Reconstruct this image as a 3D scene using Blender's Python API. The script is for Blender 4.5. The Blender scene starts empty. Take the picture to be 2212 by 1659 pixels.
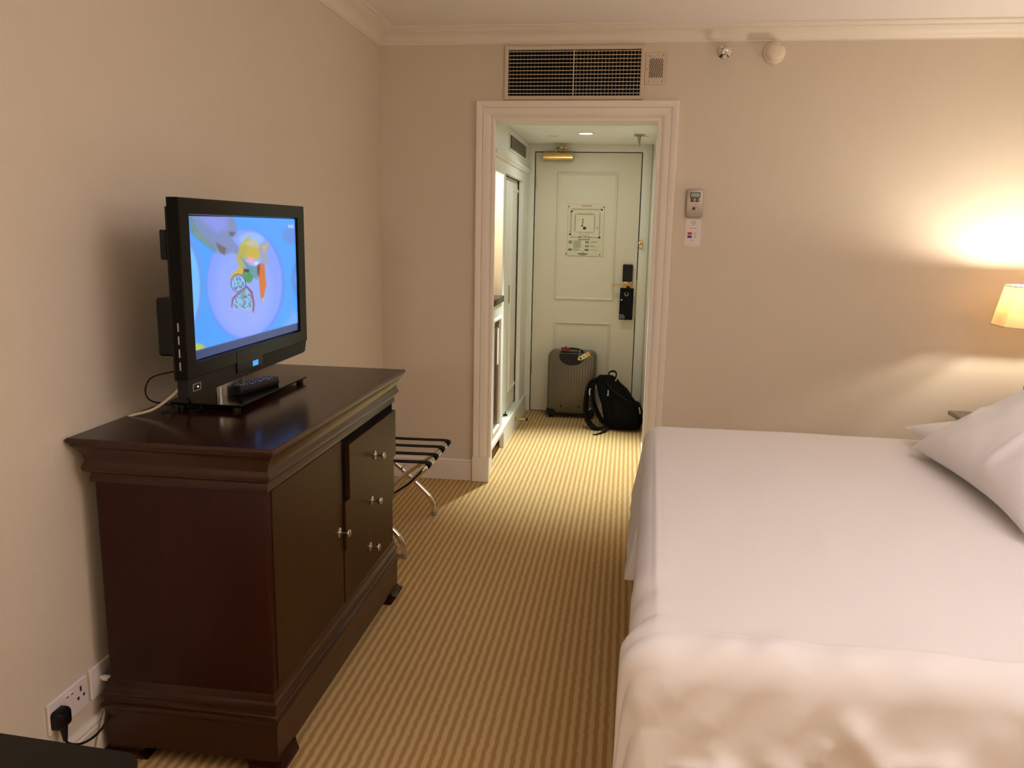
import bpy, bmesh, math, random
import numpy as np
from mathutils import Matrix, Vector
random.seed(7); rng = np.random.default_rng(7)
S = bpy.context.scene; COL = S.collection; PI = math.pi

def lin(c):
    return tuple(((v/255)/12.92 if v/255 <= .04045 else ((v/255+.055)/1.055)**2.4) for v in c)

# ------------------------------------------------------------------ camera, light, exposure
CAM_Z = 1.45
def cam_axes(p, yw, r):
    cy, sy = math.cos(yw), math.sin(yw)
    f = Vector((sy*math.cos(p), cy*math.cos(p), -math.sin(p)))
    rt = Vector((cy, -sy, 0)); up = rt.cross(f)
    return math.cos(r)*rt+math.sin(r)*up, -math.sin(r)*rt+math.cos(r)*up, f
r_, u_, f_ = cam_axes(*[math.radians(a) for a in (10.69082, -7.8999, 1.10658)])
cd = bpy.data.cameras.new('camera'); cam = bpy.data.objects.new('camera', cd); COL.objects.link(cam)
cam.matrix_world = Matrix(((r_.x, u_.x, -f_.x, 0), (r_.y, u_.y, -f_.y, 0), (r_.z, u_.z, -f_.z, CAM_Z), (0, 0, 0, 1)))
cd.sensor_fit = 'HORIZONTAL'; cd.sensor_width = 36; cd.lens = 1769.56/2212*36; cd.clip_start = .02
S.camera = cam
w = bpy.data.worlds.new('world'); S.world = w; w.use_nodes = True
w.node_tree.nodes['Background'].inputs[0].default_value = (1, .85, .7, 1)
w.node_tree.nodes['Background'].inputs[1].default_value = .02
S.view_settings.view_transform = 'Standard'; S.view_settings.look = 'None'
S.view_settings.exposure = 0; S.view_settings.gamma = 1; S.view_settings.use_curve_mapping = False
S.cycles.use_denoising = True
S.cycles.max_bounces = 8; S.cycles.diffuse_bounces = 5; S.cycles.glossy_bounces = 4; S.cycles.transmission_bounces = 4
S.cycles.sample_clamp_indirect = 4; S.cycles.caustics_reflective = False; S.cycles.caustics_refractive = False

def light(name, typ, loc, power, col, radius=.05, **k):
    d = bpy.data.lights.new(name, typ); d.energy = power; d.color = col
    if typ in ('POINT', 'SPOT'): d.shadow_soft_size = radius
    for a, b in k.items():
        if a not in ('aim',): setattr(d, a, b)
    o = bpy.data.objects.new(name, d); COL.objects.link(o); o.location = loc
    if 'aim' in k: o.rotation_euler = (Vector(k['aim'])-Vector(loc)).to_track_quat('-Z', 'Y').to_euler()
    return o
WARM = (1, .88, .72); SOFT = (1, .96, .93)
BULB = 640.0                        # emission of the two bulbs inside the visible bedside lamp
# the twin bedside lamp on the near side of the bed and the lamp on the desk behind the camera, both out of frame
light('near_bedside_light', 'POINT', (1.80, 1.05, 1.22), 1.5, SOFT, .12)
light('near_bedside_uplight', 'SPOT', (1.80, 1.05, 1.26), 270, (.95, .97, 1.06), .08, aim=(1.80, 1.05, 3), spot_size=2.3, spot_blend=.5)
light('desk_light', 'POINT', (-.85, -1.0, 1.60), 41, WARM, .16)
# hall downlight and the strip inside the minibar niche
light('hall_downlight', 'SPOT', (-.325, 5.714, 2.07), 350, (.86, 1, .97), .035, aim=(-.335, 5.0, 0), spot_size=math.radians(56), spot_blend=.9)
light('hall_downlight_spill', 'AREA', (-.325, 5.714, 2.068), 3.4, (.86, 1, .94), aim=(-.325, 5.714, 0), shape='DISK', size=.09)
light('niche_light', 'POINT', (-1.12, 5.02, 1.70), 8, (1, .98, .86), .05)

# ------------------------------------------------------------------ materials
class NT:
    def __init__(s, m): s.t = m.node_tree; s.n = s.t.nodes; s.l = s.t.links
    def new(s, typ, **k):
        n = s.n.new(typ)
        for a, b in k.items(): setattr(n, a, b)
        return n
    def link(s, a, b): s.l.new(a, b)
MATS = {}
def mat(name, col, rough=.5, metal=0, spec=.5, coat=0, emit=None, estr=1, var=0, vscale=6, stretch=(1, 1, 1), bump=0, bscale=200, bstretch=None, sheen=0):
    m = bpy.data.materials.new(name); m.use_nodes = True; t = NT(m); b = t.n['Principled BSDF']
    c = lin(col)
    b.inputs['Base Color'].default_value = (*c, 1); b.inputs['Roughness'].default_value = rough
    b.inputs['Metallic'].default_value = metal; b.inputs['Specular IOR Level'].default_value = spec
    b.inputs['Coat Weight'].default_value = coat; b.inputs['Coat Roughness'].default_value = .06
    b.inputs['Sheen Weight'].default_value = sheen
    if emit: b.inputs['Emission Color'].default_value = (*lin(emit), 1); b.inputs['Emission Strength'].default_value = estr
    if var or bump: tc = t.new('ShaderNodeTexCoord')
    if var:
        mp = t.new('ShaderNodeMapping'); mp.inputs['Scale'].default_value = stretch; t.link(tc.outputs['Object'], mp.inputs['Vector'])
        nz = t.new('ShaderNodeTexNoise'); nz.inputs['Scale'].default_value = vscale; nz.inputs['Detail'].default_value = 5; t.link(mp.outputs[0], nz.inputs['Vector'])
        mx = t.new('ShaderNodeMix', data_type='RGBA'); mx.inputs['A'].default_value = (*[v*(1-var) for v in c], 1); mx.inputs['B'].default_value = (*[min(1, v*(1+var)) for v in c], 1)
        t.link(nz.outputs['Fac'], mx.inputs['Factor']); t.link(mx.outputs['Result'], b.inputs['Base Color'])
    if bump:
        mp2 = t.new('ShaderNodeMapping'); mp2.inputs['Scale'].default_value = bstretch or (1, 1, 1); t.link(tc.outputs['Object'], mp2.inputs['Vector'])
        n2 = t.new('ShaderNodeTexNoise'); n2.inputs['Scale'].default_value = bscale; n2.inputs['Detail'].default_value = 3; t.link(mp2.outputs[0], n2.inputs['Vector'])
        bp = t.new('ShaderNodeBump'); bp.inputs['Strength'].default_value = bump; bp.inputs['Distance'].default_value = .002
        t.link(n2.outputs['Fac'], bp.inputs['Height']); t.link(bp.outputs[0], b.inputs['Normal'])
    MATS[name] = m; return m
mat('wallpaper', (214, 201, 182), .85, spec=.2, var=.015, vscale=40, stretch=(1, 1, .15), bump=.25, bscale=260, bstretch=(1, 1, .12))
mat('ceiling_paint', (238, 231, 227), .9, spec=.2)
mat('hall_ceiling_paint', (246, 246, 242), .7, spec=.3)
mat('white_paint', (232, 222, 208), .45, spec=.4)
mat('hall_paint', (228, 224, 213), .42, spec=.4)
mat('door_paint', (220, 211, 192), .42, spec=.4)
mat('mahogany', (40, 9, 2), .38, spec=.25, coat=.05, var=.45, vscale=9, stretch=(3, 3, .25), bump=.06, bscale=120, bstretch=(3, 3, .2))
mat('mahogany_lengthwise', (48, 22, 8), .32, spec=.35, coat=.15, var=.4, vscale=9, stretch=(3, .25, 3))
mat('mahogany_top', (34, 12, 5), .17, spec=.18, coat=0, var=.35, vscale=8, stretch=(3, .2, 3))
mat('mahogany_front', (50, 29, 8), .42, spec=.18, coat=0, var=.2, vscale=8, stretch=(3, 3, .3))
mat('void_shade', (8, 6, 5), .9, spec=.1)  # near-black colour standing in for shade inside gaps and openings
mat('black_gloss', (9, 8, 7), .18, spec=.13)
mat('black_plastic', (11, 10, 9), .45, spec=.3)
mat('black_satin', (11, 10, 10), .4, spec=.3)
mat('dark_laminate', (19, 16, 9), .5, spec=.2, var=.3, vscale=25)
mat('silver', (200, 194, 184), .25, metal=1)
mat('chrome', (226, 222, 214), .09, metal=1)
mat('satin_metal', (170, 158, 142), .4, metal=.7)
mat('brass', (210, 180, 116), .2, metal=1)
mat('old_brass', (150, 120, 66), .35, metal=1)
mat('white_plastic', (232, 224, 222), .35)
mat('cream_plastic', (226, 212, 190), .4)
mat('plate_paint', (206, 188, 164), .45)
mat('white_cable', (214, 196, 168), .45)
mat('linen', (226, 220, 218), .9, spec=.15, sheen=.1, bump=.12, bscale=900)
mat('pillow_linen', (226, 221, 220), .9, spec=.15, sheen=.1, bump=.12, bscale=900)
mat('black_webbing', (16, 14, 14), .85, spec=.2, bump=.2, bscale=500)
mat('nylon', (9, 9, 9), .8, spec=.12, bump=.3, bscale=60, var=.3, vscale=14)
mat('nylon_strap', (13, 14, 15), .75, spec=.15)
mat('grey_tab', (170, 172, 170), .5)
mat('case_shell', (104, 94, 78), .34, metal=.35, spec=.5)
mat('red_leather', (96, 16, 16), .5)
mat('tag_yellow', (236, 200, 30), .5); mat('tag_amber', (226, 180, 80), .5)
mat('paper', (236, 230, 216), .7); mat('card_white', (230, 218, 212), .5)
mat('ink', (40, 36, 32), .7); mat('ink_grey', (178, 170, 144), .7); mat('ink_mid', (146, 140, 118), .7)
mat('print_red', (190, 48, 44), .6); mat('print_blue', (44, 58, 150), .6); mat('print_green', (30, 140, 80), .6); mat('print_rose', (196, 130, 110), .6)
mat('navy_card', (12, 13, 21), .6, spec=.15); mat('gold_print', (150, 128, 66), .4)
mat('acrylic', (206, 200, 172), .25)
mat('lcd', (150, 160, 150), .3); mat('button_grey', (60, 50, 44), .5); mat('key_blue', (60, 84, 150), .5); mat('key_grey', (150, 150, 160), .5)
mat('fridge_front', (66, 38, 28), .3, spec=.5); mat('fridge_vent', (64, 58, 44), .5)
mat('worktop', (26, 26, 28), .2, spec=.5)
mat('nightstand_wood', (62, 40, 28), .3, coat=.4, var=.3, vscale=9, stretch=(.3, 3, 3))
mat('lamp_stem', (92, 72, 58), .3, metal=.3)
mat('red_dot', (170, 40, 30), .5)
mat('mirror_dark', (120, 112, 92), .3)
mat('fin_metal', (128, 116, 92), .5)
mat('bulb_glow', (255, 255, 255), emit=(255, 245, 228), estr=BULB)
mat('downlight_glow', (255, 255, 255), emit=(246, 255, 244), estr=24)
mat('status_glow', (20, 40, 80), emit=(70, 150, 255), estr=1.3)
mat('led_white', (255, 255, 255), emit=(230, 240, 255), estr=1.5)

def carpet():
    m = bpy.data.materials.new('striped_carpet'); m.use_nodes = True; t = NT(m); b = t.n['Principled BSDF']
    tc = t.new('ShaderNodeTexCoord'); sx = t.new('ShaderNodeSeparateXYZ'); t.link(tc.outputs['Object'], sx.inputs[0])
    nz = t.new('ShaderNodeTexNoise'); nz.inputs['Scale'].default_value = 28; nz.inputs['Detail'].default_value = 3; t.link(tc.outputs['Object'], nz.inputs['Vector'])
    def math_(op, a, bb=None, v=None):
        n = t.new('ShaderNodeMath', operation=op)
        for i, q in enumerate((a, bb)):
            if q is None: continue
            if isinstance(q, (int, float)): n.inputs[i].default_value = q
            else: t.link(q, n.inputs[i])
        return n.outputs[0]
    wob = math_('MULTIPLY', math_('SUBTRACT', nz.outputs['Fac'], .5), .011)
    ph = math_('MULTIPLY', math_('ADD', sx.outputs['X'], wob), 2*PI/.028)
    sn = math_('SINE', ph)
    rp = t.new('ShaderNodeMapRange'); rp.inputs['From Min'].default_value = -.45; rp.inputs['From Max'].default_value = .45; t.link(sn, rp.inputs['Value'])
    n3 = t.new('ShaderNodeTexNoise'); n3.inputs['Scale'].default_value = 420; n3.inputs['Detail'].default_value = 2; t.link(tc.outputs['Object'], n3.inputs['Vector'])
    mx = t.new('ShaderNodeMix', data_type='RGBA'); mx.inputs['A'].default_value = (*lin((186, 146, 88)), 1); mx.inputs['B'].default_value = (*lin((216, 184, 134)), 1)
    t.link(rp.outputs[0], mx.inputs['Factor'])
    m2 = t.new('ShaderNodeMix', data_type='RGBA', blend_type='MULTIPLY'); m2.inputs['Factor'].default_value = .35
    t.link(mx.outputs['Result'], m2.inputs['A']); t.link(n3.outputs['Fac'], m2.inputs['B'])
    t.link(m2.outputs['Result'], b.inputs['Base Color']); b.inputs['Roughness'].default_value = .95; b.inputs['Specular IOR Level'].default_value = .1
    bp = t.new('ShaderNodeBump'); bp.inputs['Strength'].default_value = .5; bp.inputs['Distance'].default_value = .004
    t.link(n3.outputs['Fac'], bp.inputs['Height']); t.link(bp.outputs[0], b.inputs['Normal'])
    MATS['carpet'] = m
carpet()
def shade_mat():
    m = bpy.data.materials.new('lamp_shade_fabric'); m.use_nodes = True; t = NT(m); t.n.remove(t.n['Principled BSDF']); out = t.n['Material Output']
    d = t.new('ShaderNodeBsdfDiffuse'); d.inputs[0].default_value = (*lin((250, 232, 200)), 1)
    tr = t.new('ShaderNodeBsdfTranslucent'); tr.inputs[0].default_value = (*lin((252, 188, 104)), 1)
    x = t.new('ShaderNodeMixShader'); x.inputs[0].default_value = .095
    t.link(d.outputs[0], x.inputs[1]); t.link(tr.outputs[0], x.inputs[2]); t.link(x.outputs[0], out.inputs[0]); MATS['shade'] = m
shade_mat()
def screen_mat():
    m = bpy.data.materials.new('tv_picture'); m.use_nodes = True; t = NT(m); b = t.n['Principled BSDF']
    a = t.new('ShaderNodeAttribute'); a.attribute_name = 'picture'
    b.inputs['Base Color'].default_value = (.01, .01, .012, 1); b.inputs['Roughness'].default_value = .2
    t.link(a.outputs['Color'], b.inputs['Emission Color']); b.inputs['Emission Strength'].default_value = 1.0
    MATS['screen'] = m
screen_mat()

# ------------------------------------------------------------------ mesh helpers
class B:
    def __init__(s): s.bm = bmesh.new()
    def box(s, x0, x1, y0, y1, z0, z1, bev=0, seg=1, M=None):
        vs = [s.bm.verts.new(v) for v in ((x0, y0, z0), (x1, y0, z0), (x1, y1, z0), (x0, y1, z0), (x0, y0, z1), (x1, y0, z1), (x1, y1, z1), (x0, y1, z1))]
        fs = [s.bm.faces.new([vs[i] for i in q]) for q in ((3, 2, 1, 0), (4, 5, 6, 7), (0, 1, 5, 4), (1, 2, 6, 5), (2, 3, 7, 6), (3, 0, 4, 7))]
        if M is not None:
            for v in vs: v.co = M @ v.co
        if bev:
            es = list({e for f in fs for e in f.edges})
            bmesh.ops.bevel(s.bm, geom=es, offset=bev, segments=seg, affect='EDGES', profile=.5)
        return s
    def loft(s, rings, close=True, cap0=True, cap1=True, loop=False):
        R = [[s.bm.verts.new(p) for p in r] for r in rings]; n = len(R[0])
        pairs = list(zip(R, R[1:]))+([(R[-1], R[0])] if loop else [])
        for a, b in pairs:
            for i in range(n if close else n-1):
                j = (i+1) % n
                try: s.bm.faces.new((a[i], a[j], b[j], b[i]))
                except ValueError: pass
        if not loop and close:
            if cap0: s.bm.faces.new(R[0][::-1])
            if cap1: s.bm.faces.new(R[-1])
        return s
    def tube(s, path, r, n=10, caps=True):
        P = [Vector(p) for p in path]; rr = r if isinstance(r, (list, tuple)) else [r]*len(P); rings = []; prev = None
        for i, p in enumerate(P):
            t = (P[min(i+1, len(P)-1)]-P[max(i-1, 0)]).normalized()
            if prev is None:
                a = Vector((0, 0, 1)) if abs(t.z) < .9 else Vector((1, 0, 0)); u = t.cross(a).normalized()
            else: u = (prev-t*prev.dot(t)).normalized()
            prev = u; v = t.cross(u)
            rings.append([p+rr[i]*(math.cos(2*PI*k/n)*u+math.sin(2*PI*k/n)*v) for k in range(n)])
        return s.loft(rings, True, caps, caps)
    def lathe(s, prof, c=(0, 0, 0), axis='z', n=20):
        rings = []
        for r, h in prof:
            ring = []
            for k in range(n):
                a = 2*PI*k/n; p = (max(r, 1e-4)*math.cos(a), max(r, 1e-4)*math.sin(a), h)
                if axis == '-y': p = (p[0], -p[2], p[1])
                elif axis == 'x': p = (p[2], p[0], p[1])
                elif axis == '-x': p = (-p[2], -p[0], p[1])
                ring.append(Vector(c)+Vector(p))
            rings.append(ring)
        return s.loft(rings)
    def prism(s, pts, f0, f1):
        return s.loft([[f0(p) for p in pts], [f1(p) for p in pts]])
    def ribbon(s, path, wdir, w, th):
        P = [Vector(p) for p in path]; wd = Vector(wdir).normalized(); rings = []
        for i, p in enumerate(P):
            t = (P[min(i+1, len(P)-1)]-P[max(i-1, 0)]).normalized(); nn = t.cross(wd).normalized()
            rings.append([p+wd*w/2+nn*th/2, p-wd*w/2+nn*th/2, p-wd*w/2-nn*th/2, p+wd*w/2-nn*th/2])
        return s.loft(rings)
    def obj(s, name, m, parent=None, smooth=35, mats=None):
        bmesh.ops.recalc_face_normals(s.bm, faces=s.bm.faces[:])
        me = bpy.data.meshes.new(name); s.bm.to_mesh(me); s.bm.free()
        return link(name, me, m, parent, smooth)
def link(name, me, m, parent=None, smooth=35):
    if smooth:
        for p in me.polygons: p.use_smooth = True
        me.set_sharp_from_angle(angle=math.radians(smooth))
    me.materials.append(MATS[m]); o = bpy.data.objects.new(name, me); COL.objects.link(o); attach(o, parent); return o
def attach(o, parent):
    if parent is not None:
        o.parent = parent
        o.matrix_parent_inverse = Matrix.Translation(-parent.location) if parent.type == 'EMPTY' else Matrix.Identity(4)
def box(name, m, b, parent=None, bev=0, seg=1): return B().box(*b, bev=bev, seg=seg).obj(name, m, parent)
def thing(name, label, cat, loc, group=None):
    o = bpy.data.objects.new(name, None); COL.objects.link(o); o.location = loc; o.empty_display_size = .1
    o['label'] = label; o['category'] = cat
    if group: o['group'] = group
    return o
def tag(o, label, cat, group=None):
    o['label'] = label; o['category'] = cat
    if group: o['group'] = group
    return o
def struct(o): o['kind'] = 'structure'; return o
def dup(o, parent=None, dx=(0, 0, 0)):
    c = o.copy(); COL.objects.link(c)
    if parent is not None: c.parent = parent; c.matrix_parent_inverse = o.matrix_parent_inverse
    c.location = Vector(o.location)+Vector(dx)
    for ch in o.children: dup(ch, c)
    return c
def bez(pts, n=8):                  # Catmull-Rom through points
    P = [Vector(p) for p in pts]; P = [2*P[0]-P[1]]+P+[2*P[-1]-P[-2]]; out = []
    for i in range(1, len(P)-2):
        a, b, c, d = P[i-1:i+3]
        for k in range(n):
            t = k/n; out.append(.5*((2*b)+(c-a)*t+(2*a-5*b+4*c-d)*t*t+(3*b-a-3*c+d)*t**3))
    return out+[P[-2]]
def rect_mould(b, x0, x1, y0, y1, prof, flush_back=False):
    rings = [[(x0-(0 if flush_back else d), y0-d, z), (x1+d, y0-d, z), (x1+d, y1+d, z), (x0-(0 if flush_back else d), y1+d, z)] for d, z in prof]
    return b.loft(rings)
def yring(b, x0, x1, z0, z1, y, prof):   # rectangular frame moulding on a plane y=const; prof = (inset, projection towards -y)
    return b.loft([[(x0+d, y-p, z0+d), (x1-d, y-p, z0+d), (x1-d, y-p, z1-d), (x0+d, y-p, z1-d)] for d, p in prof], loop=True)
def xring(b, y0, y1, z0, z1, x, prof):   # same on a plane x=const, projecting to +x
    return b.loft([[(x+p, y0+d, z0+d), (x+p, y1-d, z0+d), (x+p, y1-d, z1-d), (x+p, y0+d, z1-d)] for d, p in prof], loop=True)
def text(name, s_, size, m, parent, O, X, Y, ext=.0004, align='CENTER'):
    c = bpy.data.curves.new(name, 'FONT'); c.body = s_; c.size = size; c.extrude = ext; c.align_x = align; c.align_y = 'CENTER'; c.space_line = .95
    c.materials.append(MATS[m]); tmp = bpy.data.objects.new(name, c); me = bpy.data.meshes.new_from_object(tmp); bpy.data.objects.remove(tmp); bpy.data.curves.remove(c)
    o = bpy.data.objects.new(name, me); COL.objects.link(o)
    X = Vector(X); Y = Vector(Y); Z = X.cross(Y)
    o.parent = parent
    M = Matrix(((X.x, Y.x, Z.x, O[0]), (X.y, Y.y, Z.y, O[1]), (X.z, Y.z, Z.z, O[2]), (0, 0, 0, 1)))
    o.matrix_parent_inverse = Matrix.Translation(-parent.location) if parent.type == 'EMPTY' else Matrix.Identity(4)
    o.matrix_basis = M
    return o
def round_poly(x0, x1, z0, z1, r, n=5):
    out = []
    for cx, cz, a in ((x1-r, z1-r, 0), (x0+r, z1-r, PI/2), (x0+r, z0+r, PI), (x1-r, z0+r, 1.5*PI)):
        out += [(cx+r*math.cos(a+PI/2*k/n), cz+r*math.sin(a+PI/2*k/n)) for k in range(n+1)]
    return out

# ------------------------------------------------------------------ room shell
XL, YB, XR, YN, ZC = -1.392, 4.55, 2.25, -1.7, 2.488
HXL, HXR, YD, HZC = -1.45, .147, 6.503, 2.10
struct(box('floor', 'carpet', (-1.7, 2.5, -2, 6.9, -.12, 0)))
struct(box('ceiling', 'ceiling_paint', (-1.7, 2.5, -2, 4.85, ZC, ZC+.12)))
struct(box('wall_left', 'wallpaper', (XL-.15, XL, -1.85, YB, 0, ZC)))
struct(box('wall_right', 'wallpaper', (XR, XR+.15, -1.85, YB, 0, ZC)))
struct(box('wall_near', 'wallpaper', (XL, XR, YN-.15, YN, 0, ZC)))
OX0, OX1, OZ, OT = -.760, .129, 2.034, 4.80   # clear opening to the hall
b = B(); b.box(XL-.15, OX0-.04, YB, OT, 0, ZC); b.box(OX1+.02, XR+.15, YB, OT, 0, ZC); b.box(OX0-.04, OX1+.02, YB, OT, OZ+.02, ZC)
struct(b.obj('wall_back', 'wallpaper'))
# hall shell
b = B(); b.box(HXR, HXR+.12, OT, 5.62, 0, HZC); b.box(HXR, HXR+.12, 5.62, YD+.1, 2.05, HZC); b.box(HXR, HXR+.12, 6.42, YD+.1, 0, 2.05)
struct(b.obj('wall_hall_right', 'hall_paint'))
b = B(); b.box(HXL-.1, -.757, YD+.001, YD+.13, 0, HZC+.1); b.box(.069, HXR+.12, YD+.001, YD+.13, 0, HZC+.1); b.box(-.757, .069, YD+.001, YD+.13, 2.043, HZC+.1)
struct(b.obj('wall_hall_end', 'hall_paint'))
struct(box('wall_hall_left', 'hall_paint', (HXL-.1, HXL, OT, YD, 0, HZC)))
struct(box('ceiling_hall', 'hall_ceiling_paint', (HXL-.1, HXR+.12, OT, YD+.13, HZC, HZC+.1)))
d2 = struct(box('door_2', 'hall_paint', (HXR+.05, HXR+.09, 5.62, 6.42, .005, 2.05)))
box('door_handle', 'brass', (HXR+.005, HXR+.05, 5.70, 5.72, 1.0, 1.02), d2)

# cornice: run along left, back and right walls, mitred
CP = [(0, 2.413), (.006, 2.413), (.006, 2.419), (.010, 2.421), (.016, 2.432), (.028, 2.446), (.046, 2.457), (.064, 2.464), (.070, 2.465), (.070, 2.470), (.082, 2.471), (.088, 2.476), (.094, 2.479), (.108, 2.480), (.108, ZC), (0, ZC)]
struct(B().loft([[(XL+d, YN+d, z) for d, z in CP], [(XL+d, YB-d, z) for d, z in CP]]).obj('trim_1', 'white_paint'))
struct(B().loft([[(XL+d, YB-d, z) for d, z in CP], [(XR-d, YB-d, z) for d, z in CP]]).obj('trim_2', 'white_paint'))
struct(B().loft([[(XR-d, YN+d, z) for d, z in CP], [(XR-d, YB-d, z) for d, z in CP]]).obj('trim_3', 'white_paint'))
# baseboards
BP = [(0, 0), (.017, 0), (.017, .100), (.013, .104), (.015, .108), (.015, .114), (.010, .120), (.004, .124), (0, .124)]
struct(B().loft([[(XL+d, YN, z) for d, z in BP], [(XL+d, YB-d, z) for d, z in BP]]).obj('baseboard_left', 'white_paint'))
struct(B().loft([[(XL+d, YB-d, z) for d, z in BP], [(-.858, YB-d, z) for d, z in BP]]).obj('baseboard_back', 'white_paint'))
struct(B().loft([[(.216, YB-d, z) for d, z in BP], [(XR, YB-d, z) for d, z in BP]]).obj('baseboard_right', 'white_paint'))
# opening lining (jamb) and moulded casing with plinth blocks
b = B(); b.box(OX0-.04, OX0-.025, YB-.006, OT+.001, 0, OZ+.02); b.box(OX0-.03, OX0, YB-.006, YB+.012, .0, OZ+.02); b.box(OX1, OX1+.02, YB-.006, OT+.30, 0, OZ+.02); b.box(OX0-.03, OX1, YB-.006, OT+.02, OZ, OZ+.02)
b.box(OX1-.006, OX1, YB+.02, OT+.30, 0, .14, bev=.002)
struct(b.obj('trim_4', 'hall_paint'))
KP = [(-.012, 0), (-.012, .010), (-.004, .014), (.004, .014), (.006, .010), (.013, .012), (.018, .018), (.030, .022), (.052, .023), (.056, .019), (.058, .023), (.080, .030), (.088, .030), (.092, .024), (.092, 0)]
def casing(b, x0, x1, z1, z0, y, P):
    for pts in ([(x0, z0, -1, 0), (x0, z1, -1, 1)], [(x0, z1, -1, 1), (x1, z1, 1, 1)], [(x1, z1, 1, 1), (x1, z0, 1, 0)]):
        b.loft([[(x+sx*d, y-p, z+sz*d) for d, p in P] for x, z, sx, sz in pts])
    return b
tr = struct(casing(B(), OX0, OX1, OZ, .145, YB, KP).obj('trim_5', 'white_paint'))
box('plinth_block', 'white_paint', (OX0-.094, OX0+.006, YB-.036, YB, 0, .148), tr, bev=.003)
box('plinth_block', 'white_paint', (OX1-.006, OX1+.094, YB-.036, YB, 0, .148), tr, bev=.003)

# entrance door
d1 = struct(box('door_1', 'door_paint', (-.748, .060, YD, YD+.045, .006, 2.036)))
PM = [(0, 0), (.002, .010), (.008, .013), (.016, .009), (.022, 0)]
yring(B(), -.577, -.112, .912, 1.890, YD, PM).obj('upper_panel_moulding', 'door_paint', d1)
yring(B(), -.570, -.124, .20, .736, YD, PM).obj('lower_panel_moulding', 'door_paint', d1)
for z in (1.81, .36):
    b = B(); b.box(-.757, -.745, YD-.006, YD+.002, z-.055, z+.055)
    for k in range(5): b.lathe([(.006, -.010), (.006, .010)], (-.753, YD-.008, z-.044+.022*k), n=10)
    b.obj('hinge', 'old_brass', d1)
hb = B().box(-.040, .024, YD-.008, YD, .96, 1.20, bev=.002).obj('lock_plate', 'brass', d1)
box('card_reader', 'black_satin', (-.047, .030, YD-.028, YD-.006, 1.066, 1.198), d1, bev=.004)
B().tube(bez([(.002, YD-.006, 1.040), (.002, YD-.05, 1.040), (-.016, YD-.062, 1.040), (-.06, YD-.064, 1.038), (-.110, YD-.058, 1.040), (-.118, YD-.05, 1.040)]), .0085).lathe([(.024, 0), (.024, .006), (.014, .012), (.012, .02)], (.002, YD-.008, 1.040), '-y').obj('lever_handle', 'brass', d1)
# door frame
b = B(); FP = [(.004, 0), (.004, .012), (.02, .016), (.06, .018), (.072, .012), (.074, 0)]
casing(b, -.752, .064, 2.040, 0, YD, FP); b.box(-.829, -.755, YD-.026, YD, 0, .15, bev=.003)
b.obj('door_frame', 'hall_paint', d1)
b = B(); b.box(.060, .069, YD-.002, YD+.008, .78, 1.08); b.obj('strike_plate', 'old_brass', d1)
g = thing('door_guard', 'small brass door guard latch on the frame beside the entrance door', 'latch', (.075, YD-.018, 1.354))
B().box(.067, .096, YD-.024, YD-.018, 1.325, 1.385, bev=.003).obj('base_plate', 'brass', g)
B().lathe([(.011, 0), (.013, .01), (.006, .018), (.006, .03), (.012, .034), (.012, .042), (.004, .046)], (.074, YD-.024, 1.36), '-y', 14).obj('ball_catch', 'brass', g)

# door closer with brass cover
c = thing('door_closer', 'polished brass door closer at the top of the entrance door', 'door closer', (-.573, YD, 2.0))
B().prism(round_poly(YD-.075, YD-.001, 1.972, 2.036, .018), lambda p: (-.686, p[0], p[1]), lambda p: (-.461, p[0], p[1])).obj('cover', 'brass', c)
B().tube(bez([(-.59, YD-.045, 2.034), (-.59, YD-.045, 2.052), (-.585, YD-.05, 2.062), (-.565, YD-.075, 2.066), (-.545, YD-.085, 2.068)]), .007, 8).tube([(-.545, YD-.085, 2.068), (-.53, YD-.02, 2.074)], .009, 8).obj('arm', 'brass', c)
B().lathe([(.0, -.012), (.018, -.012), (.020, 0), (.018, .010), (0, .012)], (-.548, YD-.082, 2.070), n=14).obj('pivot', 'brass', c)
box('bracket', 'brass', (-.555, -.505, YD-.026, YD-.017, 2.058, 2.085), c, bev=.003)

# evacuation notice in its acrylic holder
NY = YD-.001
e = thing('evacuation_notice', 'fire evacuation plan in a clear holder on the entrance door', 'notice', (-.345, NY, 1.45))
B().box(-.487, -.207, NY-.006, NY, 1.255, 1.650, bev=.002).obj('holder', 'acrylic', e)
def npt(X, Y): return (-.480+(X-378)/(1120-378)*.268, 1.632-(Y-300)/(1420-300)*.360)   # notice print layout
def print_part(name, m, rects, y=NY-.0075, parent=e, f=npt):
    b = B()
    for X0, Y0, X1, Y1 in rects:
        x0, z1 = f(X0, Y0); x1, z0 = f(X1, Y1); b.box(min(x0, x1), max(x0, x1), y, y+.0012, min(z0, z1), max(z0, z1))
    o = b.obj(name, m, parent, smooth=0)
    if len(rects) > 1: o['kind'] = 'stuff'
    return o
print_part('heading', 'print_rose', [(650, 268, 860, 292)])
print_part('floor_plan', 'ink_grey', [(440, 345, 1060, 375), (410, 420, 440, 940), (1030, 440, 1052, 1000), (420, 1012, 1020, 1036), (500, 470, 530, 880), (920, 500, 945, 880), (560, 455, 920, 490), (560, 895, 920, 912), (640, 968, 800, 984), (600, 1000, 640, 1030), (800, 1000, 860, 1020)])
print_part('plan_symbols', 'ink', [(668, 590, 694, 618), (668, 645, 694, 672), (668, 692, 690, 714), (645, 735, 690, 762), (690, 775, 752, 835), (730, 1000, 752, 1022), (820, 425, 834, 442), (984, 782, 1000, 810), (620, 940, 630, 958), (802, 934, 814, 954)])
print_part('corner_arrows', 'ink', [(414, 392, 456, 432), (1060, 345, 1098, 382), (392, 940, 434, 976), (1024, 1002, 1068, 1040)])
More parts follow.
